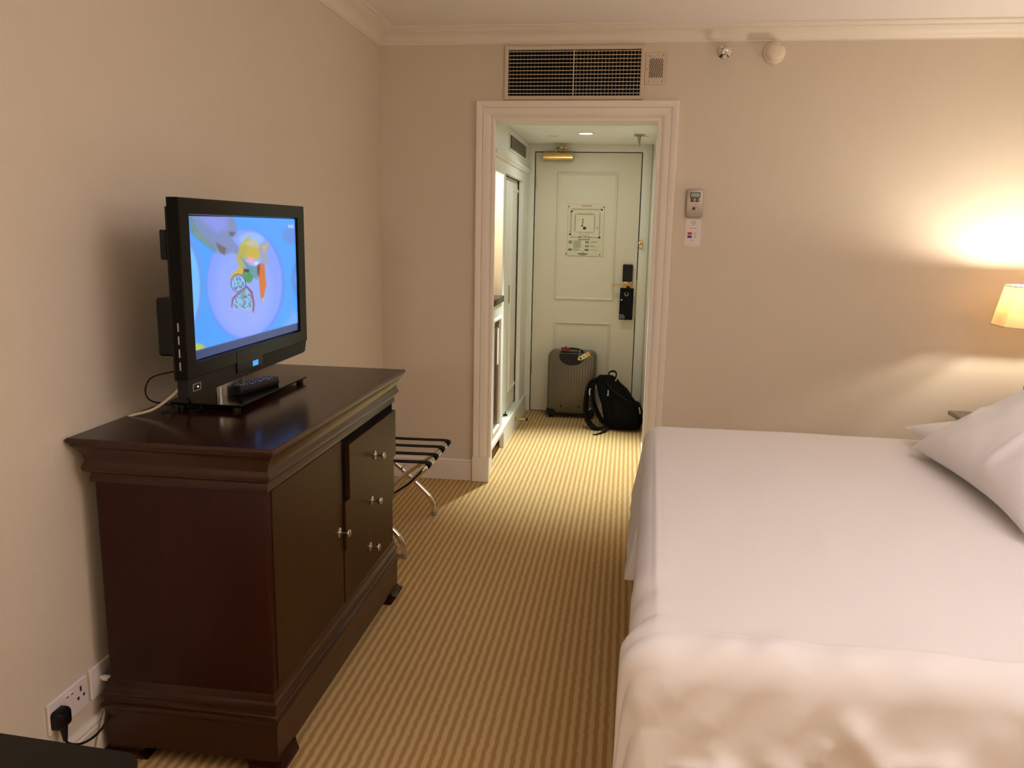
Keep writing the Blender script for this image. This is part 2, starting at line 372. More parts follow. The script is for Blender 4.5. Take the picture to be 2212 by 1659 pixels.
print_part('instruction_text', 'ink_mid', [(585, 1065, 845, 1092)]+[(490, 1110+22*k, 670-20*(k % 3), 1120+22*k) for k in range(8)]+[(855, 1115, 1030, 1124), (860, 1138, 990, 1148), (855, 1215, 945, 1224), (855, 1238, 1045, 1246), (490, 1305, 610, 1315), (490, 1328, 625, 1338), (860, 1315, 1005, 1325)])
print_part('pictograms', 'ink_mid', [(390, 1105, 462, 1180), (745, 1112, 825, 1165), (745, 1210, 830, 1256)])
print_part('exit_sign', 'print_green', [(382, 1300, 465, 1348)]); print_part('exit_sign', 'print_green', [(740, 1302, 824, 1348)])
print_part('footer_title', 'ink', [(598, 1412, 805, 1430), (640, 1448, 760, 1456), (694, 1380, 712, 1402)])
for X, Y in ((378, 300), (1122, 305), (340, 1422), (1068, 1432)):
    x, z = npt(X, Y); B().lathe([(.0045, 0), (.0045, .003), (.002, .005)], (x, NY-.006, z), '-y', 10).obj('screw', 'ink', e)

# do-not-disturb hanger on the lever
h = thing('door_hanger', 'navy hanger with gold crest hanging on the brass door lever', 'door sign', (-.01, YD-.05, .9))
b = B(); pts = [(-.064, .771), (.040, .771), (.044, 1.015), (.022, 1.015), (.022, 1.03), (.016, 1.052), (-.002, 1.060), (-.018, 1.052), (-.024, 1.03), (-.024, 1.015), (-.060, 1.015)]
b.prism([(-.062, .771), (.042, .771), (.044, 1.018), (-.060, 1.018)], lambda p: (p[0], YD-.046, p[1]), lambda p: (p[0], YD-.044, p[1])).obj('card', 'navy_card', h, smooth=0)
b = B(); b.loft([[(-.010+r*math.cos(a), YD-.0475, .972+r*math.sin(a)) for r in (.017, .010)]+[(-.010+r*math.cos(a), YD-.046, .972+r*math.sin(a)) for r in (.010, .017)] for a in [math.radians(q) for q in range(125, 416, 15)]]).obj('crest', 'gold_print', h, smooth=0)
B().lathe([(.006, 0), (.006, .0012)], (-.046, YD-.046, .926), '-y', 12).obj('white_dot', 'white_plastic', h)
text('lettering', 'Please\nDo Not\nDisturb', .0125, 'card_white', h, (-.056, YD-.0472, .797), (1, 0, 0), (0, 0, 1), align='LEFT')

# hall downlight, sprinkler, access hatch
L = thing('downlight', 'round recessed spotlight glowing in the hall ceiling', 'ceiling light', (-.325, 5.714, HZC))
B().loft([[(-.325+r*math.cos(2*PI*k/28), 5.714+r*math.sin(2*PI*k/28), z) for k in range(28)] for r, z in ((.040, HZC-.008), (.050, HZC-.013), (.058, HZC-.011), (.058, HZC-.006))], cap0=False, cap1=False).obj('rim', 'white_paint', L)
B().lathe([(.040, HZC-.011), (.040, HZC-.0085)], (-.325, 5.714, 0)).obj('lens', 'downlight_glow', L)
sp = thing('ceiling_sprinkler', 'small sprinkler head hanging from the hall ceiling', 'sprinkler', (.029, 5.864, HZC))
B().lathe([(.040, HZC-.001), (.040, HZC-.004), (.022, HZC-.009), (.012, HZC-.014), (.008, HZC-.05), (0, HZC-.05)][::-1], (.029, 5.864, 0)).obj('escutcheon', 'satin_metal', sp)
B().lathe([(0, -.004), (.018, -.003), (.018, 0), (0, .001)], (.029, 5.864, HZC-.062)).tube([(.029, 5.864, HZC-.085), (.029, 5.864, HZC-.05)], .005, 8).obj('deflector', 'satin_metal', sp)
hp = thing('access_hatch', 'flush white access panel in the hall ceiling beside the spotlight', 'hatch', (-.27, 5.63, HZC))
B().box(-.53, -.004, 5.345, 5.94, HZC-.006, HZC-.0005, bev=.002).obj('panel', 'hall_ceiling_paint', hp)
b = B(); b.box(-.60, .10, 5.325, 5.337, HZC-.003, HZC-.0003); b.box(-.60, .10, 5.948, 5.960, HZC-.003, HZC-.0003); o = b.obj('edge_strip', 'plate_paint', hp); o['kind'] = 'stuff'

# ------------------------------------------------------------------ fitted hall cabinet on the left
CX = -.80                           # front plane of the fitted joinery
k_ = thing('fitted_cabinet', 'white built-in cabinet with lit minibar niche and moulded frame in the hall', 'cabinet', (CX, 5.5, 0))
b = B()
b.box(CX-.03, CX, 4.803, 4.835, .12, 1.90); b.box(CX-.03, CX, 5.215, 5.300, .12, 1.90); b.box(CX-.03, CX, 4.835, 5.215, 1.785, 1.90); b.box(CX-.03, CX, 4.835, 5.215, .945, .99)
b.box(CX-.03, CX, 6.16, YD-.002, .12, 1.90); b.box(CX-.03, CX, 5.30, 6.16, 1.80, 1.90)
b.obj('face_frame', 'hall_paint', k_, smooth=0)
b = B(); b.loft([[(CX+d, y, z) for d, z in ((0, 1.865), (.012, 1.868), (.014, 1.880), (.022, 1.888), (.022, 1.902), (0, 1.905))] for y in (4.803, YD-.004)]).obj('top_moulding', 'hall_paint', k_)
b = B(); b.box(HXL+.001, CX-.004, 4.803, YD-.002, 1.906, HZC-.002); b.obj('bulkhead', 'hall_paint', k_, smooth=0)
b = B(); b.box(-1.25, -1.23, 4.803, 5.30, .12, 1.90); b.box(-1.23, CX-.03, 4.803, 4.823, .12, 1.90); b.box(-1.23, CX-.03, 5.225, 5.245, .12, 1.90); b.box(-1.23, CX-.03, 4.823, 5.225, 1.80, 1.82); b.obj('niche_lining', 'cream_plastic', k_, smooth=0)
b = B(); b.box(-1.23, CX+.014, 4.812, 5.222, .992, 1.032, bev=.004, seg=2); b.obj('worktop', 'worktop', k_)
xring(B(), 4.836, 5.214, .14, .945, CX-.012, [(0, 0), (0, .012), (.035, .012), (.045, .02), (.055, .02), (.06, .004), (.06, 0)]).obj('door_surround', 'hall_paint', k_)
b = B(); b.box(-1.25, -.785, 4.803, YD-.03, .107, .137, bev=.003); b.box(-.815, -.785, 5.30, YD-.03, 0, .107); b.box(-.815, -.787, 4.805, 4.83, 0, .107); b.obj('base_ledge', 'hall_paint', k_)
vg = thing('bulkhead_grille', 'grey slotted air grille set high above the hall cabinet', 'grille', (CX, 5.82, 2.0))
b = B(); b.box(CX-.004, CX+.004, 5.43, 6.23, 1.955, 2.062); b.obj('frame', 'hall_paint', vg)
b = B(); b.box(CX+.003, CX+.0055, 5.45, 6.21, 1.968, 2.049); b.obj('backing', 'void_shade', vg)
slat = B().box(CX+.004, CX+.012, 5.45, 6.21, 1.970, 1.973).obj('slat', 'mirror_dark', vg)
for k in range(1, 14): dup(slat, vg, (0, 0, .0058*k))
sd = thing('wardrobe_door', 'white panelled sliding wardrobe door in the hall cabinet', 'door', (-.85, 6.0, .13))
B().box(-.872, -.842, 5.60, 6.49, .142, 1.80, bev=.002).obj('leaf', 'hall_paint', sd)
xring(B(), 5.84, 6.28, .27, 1.740, -.842, [(0, 0), (.004, .008), (.014, .010), (.026, .004), (.03, 0)]).obj('panel_moulding', 'hall_paint', sd)
B().box(-.8425, -.838, 5.80, 5.82, .93, 1.06, bev=.001).obj('finger_pull', 'old_brass', sd)
B().tube([(-.838, 5.63, .150), (-.820, 5.67, .142)], .007, 8).tube([(-.826, 5.64, .142), (-.826, 5.64, .172)], .004, 8).obj('guide', 'black_satin', sd)
box('wardrobe_interior_shade', 'void_shade', (-1.24, -.88, 5.302, 6.49, .138, 1.90), k_)  # solid dark block, the shade of the open wardrobe is in its colour
fr = thing('minibar_fridge', 'dark brown minibar fridge under the black hall worktop', 'fridge', (-.9, 5.03, .14))
B().box(-1.20, -.825, 4.90, 5.150, .141, .885, bev=.004).obj('body', 'black_plastic', fr)
B().box(-.825, -.806, 4.90, 5.150, .15, .845, bev=.003).obj('door', 'fridge_front', fr)
B().box(-.825, -.806, 4.90, 5.150, .85, .885, bev=.002).obj('vent_panel', 'fridge_vent', fr)
B().box(-.806, -.8045, 5.085, 5.145, .60, .83).obj('sticker', 'cream_plastic', fr)
b = B().box(-1.10, -.95, 4.88, 5.16, 1.034, 1.145, bev=.004).obj('refreshment_box', 'black_satin'); tag(b, 'black refreshment box standing on the worktop in the lit niche', 'box')
b = B().box(-.925, -.86, 4.90, 5.06, 1.0335, 1.0365, M=None).obj('price_list', 'paper'); tag(b, 'white paper leaflet lying on the black niche worktop', 'leaflet')
b = B().prism([(4.88, 1.034), (5.10, 1.034), (5.10, 1.06), (4.88, 1.072)], lambda p: (-.944, p[0], p[1]), lambda p: (-.936, p[0], p[1])).obj('menu_card', 'paper', smooth=0); tag(b, 'pale menu card leaning against the black box in the niche', 'card')
ds = thing('door_stop', 'brass door stop with black tip on the hall baseboard', 'door stop', (-.785, 5.85, .07))
B().lathe([(.016, 0), (.016, .004), (.008, .008), (.0075, .07), (.010, .072), (.010, .08)], (-.785, 5.85, .074), 'x', 14).obj('stem', 'brass', ds)
B().lathe([(.010, .08), (.012, .083), (.012, .092), (.006, .096)], (-.785, 5.85, .074), 'x', 14).obj('tip', 'black_plastic', ds)

# ------------------------------------------------------------------ air grille and small fittings on the back wall
ag = thing('air_grille', 'large white air grille above the hall opening', 'grille', (-.33, YB, 2.27))
yring(B(), -.703, .034, 2.130, 2.402, YB, [(0, 0), (0, .012), (.004, .016), (.017, .014), (.021, .010), (.021, 0)]).obj('frame', 'plate_paint', ag)
B().box(-.682, .013, YB-.0025, YB-.0010, 2.151, 2.381).obj('backing', 'void_shade', ag)
bl = B().box(-.682, .013, YB-.0135, YB-.0105, 2.1610, 2.1645).obj('blade', 'plate_paint', ag)
for k in range(1, 12): dup(bl, ag, (0, 0, .0191*k))
MF = Matrix.Translation((-.674, YB-.0062, 0)) @ Matrix.Rotation(.11, 4, 'Z')
fn = B().box(-.0007, .0007, -.0038, .0036, 2.151, 2.381, M=MF).obj('fin', 'fin_metal', ag)
for k in range(1, 18): dup(fn, ag, (.01885*k, 0, 0))
MF = Matrix.Translation((-.320, YB-.0062, 0)) @ Matrix.Rotation(.62, 4, 'Z')
fn = B().box(-.0009, .0009, -.0038, .0036, 2.151, 2.381, M=MF).obj('fin', 'fin_metal', ag)
for k in range(1, 18): dup(fn, ag, (.01885*k, 0, 0))
B().box(-.3375, -.3320, YB-.0150, YB-.0100, 2.151, 2.381).obj('mullion', 'plate_paint', ag)
sk = thing('speaker_plate', 'small square-perforated loudspeaker plate beside the large air grille', 'speaker', (.094, YB, 2.28))
B().box(.037, .152, YB-.006, YB, 2.205, 2.364, bev=.0015).obj('plate', 'plate_paint', sk)
b = B()
for j in range(10):
    for i in range(8-(j % 2)):
        x = .060+.0095*i+(.00475 if j % 2 else 0); z = 2.245+.0093*j; b.box(x-.0014, x+.0014, YB-.0068, YB-.005, z-.0062, z+.0062)
b = b.obj('slots', 'void_shade', sk, smooth=0); b['kind'] = 'stuff'
for x, z in ((.058, 2.347), (.128, 2.349), (.056, 2.220), (.126, 2.222), (.047, 2.282)): B().lathe([(.0028, 0), (.0028, .0015)], (x, YB-.006, z), '-y', 8).obj('screw', 'button_grey', sk)
ws = thing('wall_sprinkler', 'chrome sidewall sprinkler head under the cornice', 'sprinkler', (.435, YB, 2.366))
B().lathe([(.036, 0), (.036, .004), (.026, .010), (.020, .014), (.020, .016), (.012, .016)], (.435, YB, 2.366), '-y', 24).obj('escutcheon', 'chrome', ws)
B().lathe([(.012, .012), (.012, .028), (.009, .030), (.009, .050), (.014, .052), (.014, .056), (.003, .058)], (.435, YB, 2.366), '-y', 16).obj('nozzle', 'chrome', ws)
B().box(.420, .452, YB-.080, YB-.045, 2.383, 2.3855).tube([(.425, YB-.05, 2.366), (.424, YB-.075, 2.376), (.436, YB-.079, 2.384)], .003, 6).obj('deflector', 'chrome', ws)
sm = thing('smoke_detector', 'round cream smoke detector on the back wall near the cornice', 'smoke detector', (.682, YB, 2.356))
B().lathe([(.054, 0), (.054, .018), (.050, .022), (.046, .024)], (.682, YB, 2.356), '-y', 32).obj('base', 'cream_plastic', sm)
B().lathe([(.046, .022), (.046, .030), (.042, .040), (.036, .050), (.030, .053), (0, .055)], (.682, YB, 2.356), '-y', 32).obj('head', 'cream_plastic', sm)
B().lathe([(.0025, 0), (.0025, .004)], (.713, YB-.037, 2.387), '-y', 8).obj('indicator', 'ink', sm)
th = thing('thermostat', 'silver wall thermostat with small display on the back wall', 'thermostat', (.328, YB, 1.6))
B().box(.286, .371, YB-.022, YB, 1.532, 1.676, bev=.004, seg=2).obj('body', 'satin_metal', th)
B().box(.303, .356, YB-.0235, YB-.02, 1.632, 1.660, bev=.001).obj('display_bezel', 'black_plastic', th)
B().box(.3065, .3525, YB-.0245, YB-.0225, 1.6355, 1.6565).obj('display', 'lcd', th)
for x in (.306, .331):
    for z in (1.611, 1.622): B().box(x, x+.019, YB-.0245, YB-.021, z, z+.0085, bev=.001).obj('button', 'button_grey', th)
B().lathe([(.008, 0), (.008, .002), (.006, .001)], (.325, YB-.022, 1.576), '-y', 16).obj('sensor', 'button_grey', th)
B().lathe([(.003, 0), (.003, .0015)], (.357, YB-.022, 1.620), '-y', 8).obj('indicator', 'red_dot', th)
cd_ = thing('notice_card', 'white printed card stuck on the wall below the thermostat', 'card', (.33, YB, 1.45))
B().box(.289, .371, YB-.0015, YB-.0002, 1.380, 1.521).obj('card', 'card_white', cd_)
yp = YB-.0018
def ring2(b, x, z, r0, r1, a0=0, a1=360):
    A = [math.radians(a0+(a1-a0)*k/20) for k in range(21)]
    return b.loft([[(x+r0*math.cos(a), yp, z+r0*math.sin(a)), (x+r1*math.cos(a), yp, z+r1*math.sin(a)), (x+r1*math.cos(a), yp+.0003, z+r1*math.sin(a)), (x+r0*math.cos(a), yp+.0003, z+r0*math.sin(a))] for a in A])
b = ring2(B(), .330, 1.503, .0100, .0112, 130, 410); ring2(b, .330, 1.503, .0070, .0078); b.obj('crest', 'ink', cd_, smooth=0)
text('crest_letter', 'S', .013, 'ink', cd_, (.330, yp, 1.503), (1, 0, 0), (0, 0, 1), .0002)
b = B(); [b.box(*q) for q in ((.303, .355, yp, yp+.0003, 1.4875, 1.4882), (.303, .355, yp, yp+.0003, 1.4590, 1.4597), (.303, .3037, yp, yp+.0003, 1.459, 1.488), (.3543, .355, yp, yp+.0003, 1.459, 1.488))]; b.obj('box_outline', 'ink_mid', cd_, smooth=0)
b = B(); [b.box(.312+.0052*k, .312+.0052*k+.0040, yp, yp+.0003, 1.4715, 1.4755+.0015*(k in (0, 4))) for k in range(7)]; o = b.obj('box_lettering', 'ink_mid', cd_, smooth=0); o['kind'] = 'stuff'
B().box(.302, .325, yp, yp+.0003, 1.4395, 1.4530).obj('red_square', 'print_red', cd_)
B().box(.302, .325, yp, yp+.0003, 1.4225, 1.4360).obj('blue_square', 'print_blue', cd_)
b = B()
for q in ((.329, .353, 1.4525, 1.4532), (.329, .353, 1.4222, 1.4229), (.329, .353, 1.437, 1.4376)): b.box(q[0], q[1], yp, yp+.0003, q[2], q[3])
for z in (1.4485, 1.444, 1.4405, 1.4325, 1.4285, 1.4255): b.box(.333, .349, yp, yp+.0003, z, z+.0018)
b.obj('table_lettering', 'ink_grey', cd_, smooth=0)
b = ring2(B(), .327, 1.4065, .0108, .0114); b.box(.321, .333, yp, yp+.0003, 1.405, 1.409); b.box(.296, .362, yp, yp+.0003, 1.3865, 1.3875); b.obj('foot_mark', 'ink_grey', cd_, smooth=0)

# ------------------------------------------------------------------ sideboard
ZT = .912
sb = thing('sideboard', 'dark mahogany sideboard with door and drawers under the television', 'sideboard', (-1.1, 2.43, 0))
TOP = [(-.002, .815), (.008, .8155), (.016, .822), (.019, .830), (.017, .838), (.012, .846), (.012, .8475), (.013, .856), (.016, .866), (.022, .878), (.031, .890), (.034, .8925), (.035, .897), (.039, .900), (.041, .905), (.040, .910), (.037, .9125)]
rect_mould(B(), -1.345, -.875, 1.861, 2.982, TOP).obj('cornice_moulding', 'mahogany_lengthwise', sb, smooth=40)
B().box(-1.3815, -.839, 1.825, 3.018, .9120, .9128).obj('top', 'mahogany_top', sb)
b = B(); b.box(-1.343, -.8755, 1.862, 2.98, .045, .82, bev=.006, seg=3); b.obj('carcass', 'mahogany', sb, smooth=50)
rect_mould(B(), -1.345, -.875, 1.862, 2.981, [(0, .79), (.006, .7915), (.0065, .803), (.002, .8155)]).obj('frieze', 'mahogany_lengthwise', sb)
PLP = [(.010, .045), (.011, .150), (.014, .153), (.018, .157), (.019, .163), (.016, .170), (.010, .173), (.007, .178), (.007, .190), (.011, .194), (.012, .203), (.008, .210), (.003, .214), (.002, .232), (0, .235)]
rect_mould(B(), -1.345, -.875, 1.861, 2.981, PLP).obj('plinth', 'mahogany_lengthwise', sb, smooth=40)
def front_panel(name, y0, y1, z0, z1, proud, m='mahogany_front', par=sb):
    return B().box(-.8765, -.872+proud, y0, y1, z0, z1, bev=.0015).obj(name, m, par)
def knob(par, x, y, z):
    B().lathe([(.0165, 0), (.0165, .003), (.013, .0045), (.008, .005), (.005, .008), (.0042, .020), (.0055, .025), (.012, .029), (.0135, .033), (.012, .037), (.005, .039)], (x, y, z), 'x', 18).obj('knob', 'silver', par)
fp = front_panel('door', 1.888, 2.400, .237, .786, 0); knob(fp, -.872, 2.362, .496)
fp = front_panel('drawer', 2.434, 2.962, .585, .765, .014); knob(fp, -.858, 2.695, .660); B().lathe([(.004, 0), (.004, .001)], (-.858, 2.690, .735), 'x', 8).obj('keyhole', 'old_brass', fp)
B().box(-.8765, -.8735, 2.402, 2.965, .585, .788).obj('drawer_gap_shade', 'void_shade', sb)  # thin dark sheet painting the shade beside and above the top drawer
fp = front_panel('drawer', 2.406, 2.956, .417, .582, .008); knob(fp, -.864, 2.672, .500); B().lathe([(.003, 0), (.003, .001)], (-.864, 2.672, .555), 'x', 8).obj('keyhole', 'old_brass', fp)
fp = front_panel('drawer', 2.406, 2.950, .237, .414, .002); knob(fp, -.870, 2.664, .330); B().lathe([(.003, 0), (.003, .001)], (-.870, 2.664, .387), 'x', 8).obj('keyhole', 'old_brass', fp)
for fx, fy in ((-.90, 1.90), (-.90, 2.95), (-1.31, 1.90), (-1.31, 2.95)):
    sx = 1 if fx > -1.1 else -1; sy = 1 if fy > 2.4 else -1
    B().loft([[(fx+sx*d-sx*.02*(0 if d > 0 else 0) + ex*.05, fy+sy*d+ey*.05, z) for ex, ey in ((-1, -1), (1, -1), (1, 1), (-1, 1))] for d, z in ((-.012, 0), (.004, .022), (.004, .030), (-.006, .034), (-.012, .047))]).obj('foot', 'mahogany', sb)

# ------------------------------------------------------------------ television
TX = -1.125
tv = thing('television', 'black flat-screen television showing a plate of fruit', 'television', (-1.18, 2.37, ZT))
y0, y1, z0, z1 = 1.960, 2.772, 1.046, 1.514
SY0, SY1, SZ0, SZ1 = 2.014, 2.708, 1.092, 1.468
b = B(); R = []
for ins, dx in ((0, -.032), (0, -.003), (.003, 0)):
    R.append([(TX+dx, y0+ins, z0+ins), (TX+dx, y1-ins, z0+ins), (TX+dx, y1-ins, z1-ins), (TX+dx, y0+ins, z1-ins)])
R.append([(TX, SY0-.006, SZ0-.006), (TX, SY1+.006, SZ0-.006), (TX, SY1+.006, SZ1+.006), (TX, SY0-.006, SZ1+.006)])
R.append([(TX-.008, SY0-.001, SZ0-.001), (TX-.008, SY1+.001, SZ0-.001), (TX-.008, SY1+.001, SZ1+.001), (TX-.008, SY0-.001, SZ1+.001)])
b.loft(R, cap1=False).obj('bezel', 'black_gloss', tv)
# lower speaker strip, tapering to the right, below the bezel
b = B(); b.loft([[(TX-.002+dx, y0+.004, 1.047), (TX-.002+dx, y1-.006, 1.047), (TX-.002+dx, y1-.020, 1.012), (TX-.002+dx, y1-.04, 1.008), (TX-.002+dx, y0+.03, .998), (TX-.002+dx, y0+.004, 1.000)] for dx in (-.030, 0)]).obj('speaker_bar', 'black_plastic', tv)
b = B(); b.loft([[(TX-.034, 1.985, 1.03), (TX-.034, 2.745, 1.03), (TX-.034, 2.745, 1.497), (TX-.034, 1.985, 1.497)], [(TX-.055, 1.99, 1.04), (TX-.055, 2.74, 1.04), (TX-.055, 2.74, 1.49), (TX-.055, 1.99, 1.49)], [(TX-.070, 2.02, 1.06), (TX-.070, 2.71, 1.06), (TX-.070, 2.71, 1.46), (TX-.070, 2.02, 1.46)]]).obj('back_housing', 'black_plastic', tv)
box('connector_box', 'black_plastic', (TX-.125, TX-.069, 2.035, 2.66, 1.095, 1.252), tv, bev=.006)
box('side_bracket', 'black_plastic', (TX-.078, TX-.058, 1.995, 2.06, 1.355, 1.432), tv, bev=.003)
for z in (1.072, 1.106, 1.140, 1.174): box('side_button', 'silver', (TX-.020, TX-.016, y0-.0012, y0+.001, z, z+.022), tv)
box('status_light', 'status_glow', (TX, TX+.0012, 2.335, 2.372, 1.024, 1.040), tv)
box('badge_panel', 'black_gloss', (TX-.001, TX+.001, 2.235, 2.405, 1.018, 1.082), tv, bev=.0005)
b = B(); yy = 1.985
for q in ((yy, yy+.04, 1.030, 1.0315), (yy, yy+.04, 1.012, 1.0135), (yy, yy+.0015, 1.012, 1.031), (yy+.0385, yy+.04, 1.012, 1.031)): b.box(TX-.001, TX+.0008, q[0], q[1], q[2], q[3])
b.obj('jack_outline', 'ink_mid', tv); box('jack_light', 'led_white', (TX, TX+.001, yy+.022, yy+.026, 1.020, 1.024), tv)
b = B(); b.box(-1.315, -1.098, 2.188, 2.688, ZT+.0135, ZT+.0205, bev=.002); b.obj('base', 'black_gloss', tv)
for x, y in ((-1.12, 2.21), (-1.12, 2.68), (-1.29, 2.21), (-1.29, 2.68)): B().lathe([(.012, ZT+.001), (.012, ZT+.014)], (x, y, 0), n=12).obj('base_foot', 'black_plastic', tv)
B().loft([[(-1.215+.024*math.cos(a), 2.365+.085*math.sin(a), z) for a in [2*PI*k/28 for k in range(28)]] for z in (ZT+.020, 1.06)]).obj('neck', 'silver', tv)

def tv_picture():
    # the broadcast picture: a hand placing fruit on a round plate, drawn as flat colours over the screen grid
    q = np.array([[305, 210], [1085, 212], [1116, 1012], [380, 1255]], float)      # layout quad of the picture sketch
    A = []; bb = []
    for (u, v), (X, Y) in zip([(0, 0), (1, 0), (1, 1), (0, 1)], q):
        A += [[u, v, 1, 0, 0, 0, -u*X, -v*X], [0, 0, 0, u, v, 1, -u*Y, -v*Y]]; bb += [X, Y]
    H = np.append(np.linalg.solve(np.array(A), np.array(bb)), 1).reshape(3, 3)
    NU, NV = 200, 130
    U, V = np.meshgrid(np.linspace(0, 1, NU), np.linspace(0, 1, NV))
    d = H[2, 0]*U+H[2, 1]*V+1; X = (H[0, 0]*U+H[0, 1]*V+H[0, 2])/d; Y = (H[1, 0]*U+H[1, 1]*V+H[1, 2])/d
    img = np.zeros((NV, NU, 3)); img[:] = (72, 160, 255)
    def blend(mask, c):
        nonlocal img; img = img*(1-mask[..., None])+np.array(c)*mask[..., None]
    def poly(pts, c, soft=6, al=1):
        soft *= 1.7
        P = np.array(pts, float); n = len(P); dist = np.full(X.shape, 1e9); ins = np.zeros(X.shape, bool)
        for i in range(n):
            a, e = P[i], P[(i+1) % n]; ab = e-a; t = np.clip(((X-a[0])*ab[0]+(Y-a[1])*ab[1])/(ab@ab+1e-9), 0, 1)
            dist = np.minimum(dist, np.hypot(X-a[0]-t*ab[0], Y-a[1]-t*ab[1]))
            cr = ((a[1] > Y) != (e[1] > Y)) & (X < (e[0]-a[0])*(Y-a[1])/(e[1]-a[1]+1e-9)+a[0]); ins ^= cr
        s = np.where(ins, dist, -dist); blend(np.clip(s/soft+.5, 0, 1)*al, c)
    def ell(cx, cy, rx, ry, c, soft=8, al=1, rot=0):
        ca, sa = math.cos(rot), math.sin(rot); x = (X-cx)*ca+(Y-cy)*sa; y = -(X-cx)*sa+(Y-cy)*ca
        s = (1-np.hypot(x/rx, y/ry))*min(rx, ry); blend(np.clip(s/soft+.5, 0, 1)*al, c)
    g = np.clip((Y-500)/700, 0, 1)[..., None]; img = img*(1-g*.25)+np.array((60, 150, 255))*g*.25
    ell(230, 740, 200, 420, (96, 150, 236), 10); ell(205, 740, 200, 400, (112, 190, 255), 14)
    ell(735, 700, 282, 405, (88, 140, 240), 24); ell(728, 690, 270, 390, (128, 158, 252), 16); ell(720, 740, 200, 320, (146, 168, 255), 60, .8)
    ell(1075, 330, 80, 70, (96, 140, 220), 20, .8); ell(1140, 650, 75, 160, (84, 130, 210), 20, .7); ell(1150, 640, 55, 110, (110, 180, 255), 14, .8)
    poly([(1000, 1010), (1080, 880), (1130, 900), (1130, 1010)], (128, 176, 255), 20, .6)
    poly([(305, 205), (560, 205), (500, 330), (520, 470), (440, 420), (330, 330)], (84, 136, 176), 20)
    poly([(330, 205), (630, 205), (668, 270), (660, 345), (625, 350), (640, 380), (700, 450), (710, 505), (640, 470), (580, 488), (540, 470), (470, 410), (390, 330)], (120, 140, 190), 12)
    poly([(400, 205), (600, 205), (590, 300), (520, 330), (430, 260)], (132, 146, 232), 26)
    poly([(515, 400), (590, 440), (580, 488), (545, 470)], (104, 96, 104), 8); poly([(612, 318), (655, 322), (636, 356), (615, 345)], (96, 92, 112), 8)
    poly([(335, 250), (380, 320), (480, 420), (540, 470), (480, 440), (360, 350)], (118, 150, 130), 14)
    ell(770, 370, 90, 50, (150, 190, 250), 14, .8)
    poly([(757, 340), (760, 400), (830, 430), (835, 500), (800, 520), (745, 510), (690, 470), (685, 420)], (196, 176, 74), 7)
    poly([(690, 430), (745, 420), (730, 500), (720, 600), (680, 560), (665, 500)], (176, 170, 96), 7)
    poly([(720, 395), (790, 370), (830, 400), (825, 430), (760, 420)], (186, 186, 160), 8)
    poly([(830, 400), (905, 390), (885, 470), (900, 545), (850, 540), (828, 450)], (150, 160, 190), 8); poly([(845, 420), (895, 400), (870, 470)], (196, 170, 130), 10)
    poly([(690, 575), (725, 600), (700, 640), (620, 665), (640, 620)], (206, 176, 60), 6)
    poly([(738, 535), (755, 498), (795, 508), (790, 550)], (226, 160, 200), 5); poly([(795, 530), (830, 530), (822, 556), (790, 556)], (190, 220, 230), 5)
    poly([(700, 500), (760, 560), (830, 570), (820, 660), (770, 640), (730, 570)], (96, 150, 170), 7)
    poly([(722, 585), (760, 590), (750, 640), (715, 630)], (70, 40, 60), 6); ell(755, 650, 32, 36, (60, 150, 90), 6); ell(735, 620, 16, 14, (70, 160, 80), 5)
    poly([(840, 540), (868, 545), (885, 700), (862, 800), (845, 800), (828, 640)], (206, 112, 56), 6); poly([(815, 560), (838, 545), (832, 640), (820, 620)], (130, 50, 40), 5)
    poly([(852, 795), (868, 790), (866, 824)], (196, 180, 130), 5)
    ell(682, 690, 56, 66, (110, 60, 110), 6); ell(682, 692, 50, 60, (134, 186, 232), 6)
    poly([(632, 865), (640, 800), (690, 750), (745, 708), (785, 750), (802, 840), (795, 900), (720, 890)], (140, 60, 100), 5)
    poly([(642, 860), (650, 805), (695, 760), (742, 722), (772, 760), (790, 840), (785, 890), (720, 880)], (134, 184, 232), 6)
    poly([(640, 858), (720, 872), (790, 888), (785, 902), (650, 880)], (160, 176, 240), 8)
    for _ in range(70):
        if rng.random() < .35: cx, cy = 682+rng.uniform(-38, 38), 692+rng.uniform(-48, 48)
        else: cx, cy = 715+rng.uniform(-55, 60), 820+rng.uniform(-50, 50)
        ell(cx, cy, 4, 5, (50, 70, 90), 4, .75)
    poly([(690, 745), (735, 715), (728, 850), (700, 780)], (90, 120, 110), 10, .5)
    poly([(372, 1130), (430, 1140), (455, 1165), (375, 1200)], (176, 196, 90), 10)
    for cx in (1042, 1058, 1072): ell(cx, 270, 6, 13, (196, 220, 255), 4, .8)
    # dark blue band along the bottom of the picture
    band = 1-.064+.0*U; m = np.clip((V-band)/.008+.5, 0, 1); blend(m, (44, 66, 118))
    lum = np.where(img/255 <= .04045, img/255/12.92, ((img/255+.055)/1.055)**2.4)
    xs = np.full(U.shape, TX-.007); ys = SY0+(SY1-SY0)*U; zs = SZ1-(SZ1-SZ0)*V+.004*U*(1-V)
    vs = np.stack([xs, ys, zs], -1).reshape(-1, 3); i = np.arange(NV*NU).reshape(NV, NU)
    fs = np.stack([i[:-1, :-1], i[1:, :-1], i[1:, 1:], i[:-1, 1:]], -1).reshape(-1, 4)
    me = bpy.data.meshes.new('screen'); me.from_pydata(vs.tolist(), [], fs.tolist())
    a = me.color_attributes.new('picture', 'FLOAT_COLOR', 'POINT'); a.data.foreach_set('color', np.c_[lum.reshape(-1, 3), np.ones(NV*NU)].astype(np.float32).ravel())
    return link('screen', me, 'screen', tv, smooth=0)
tv_picture()

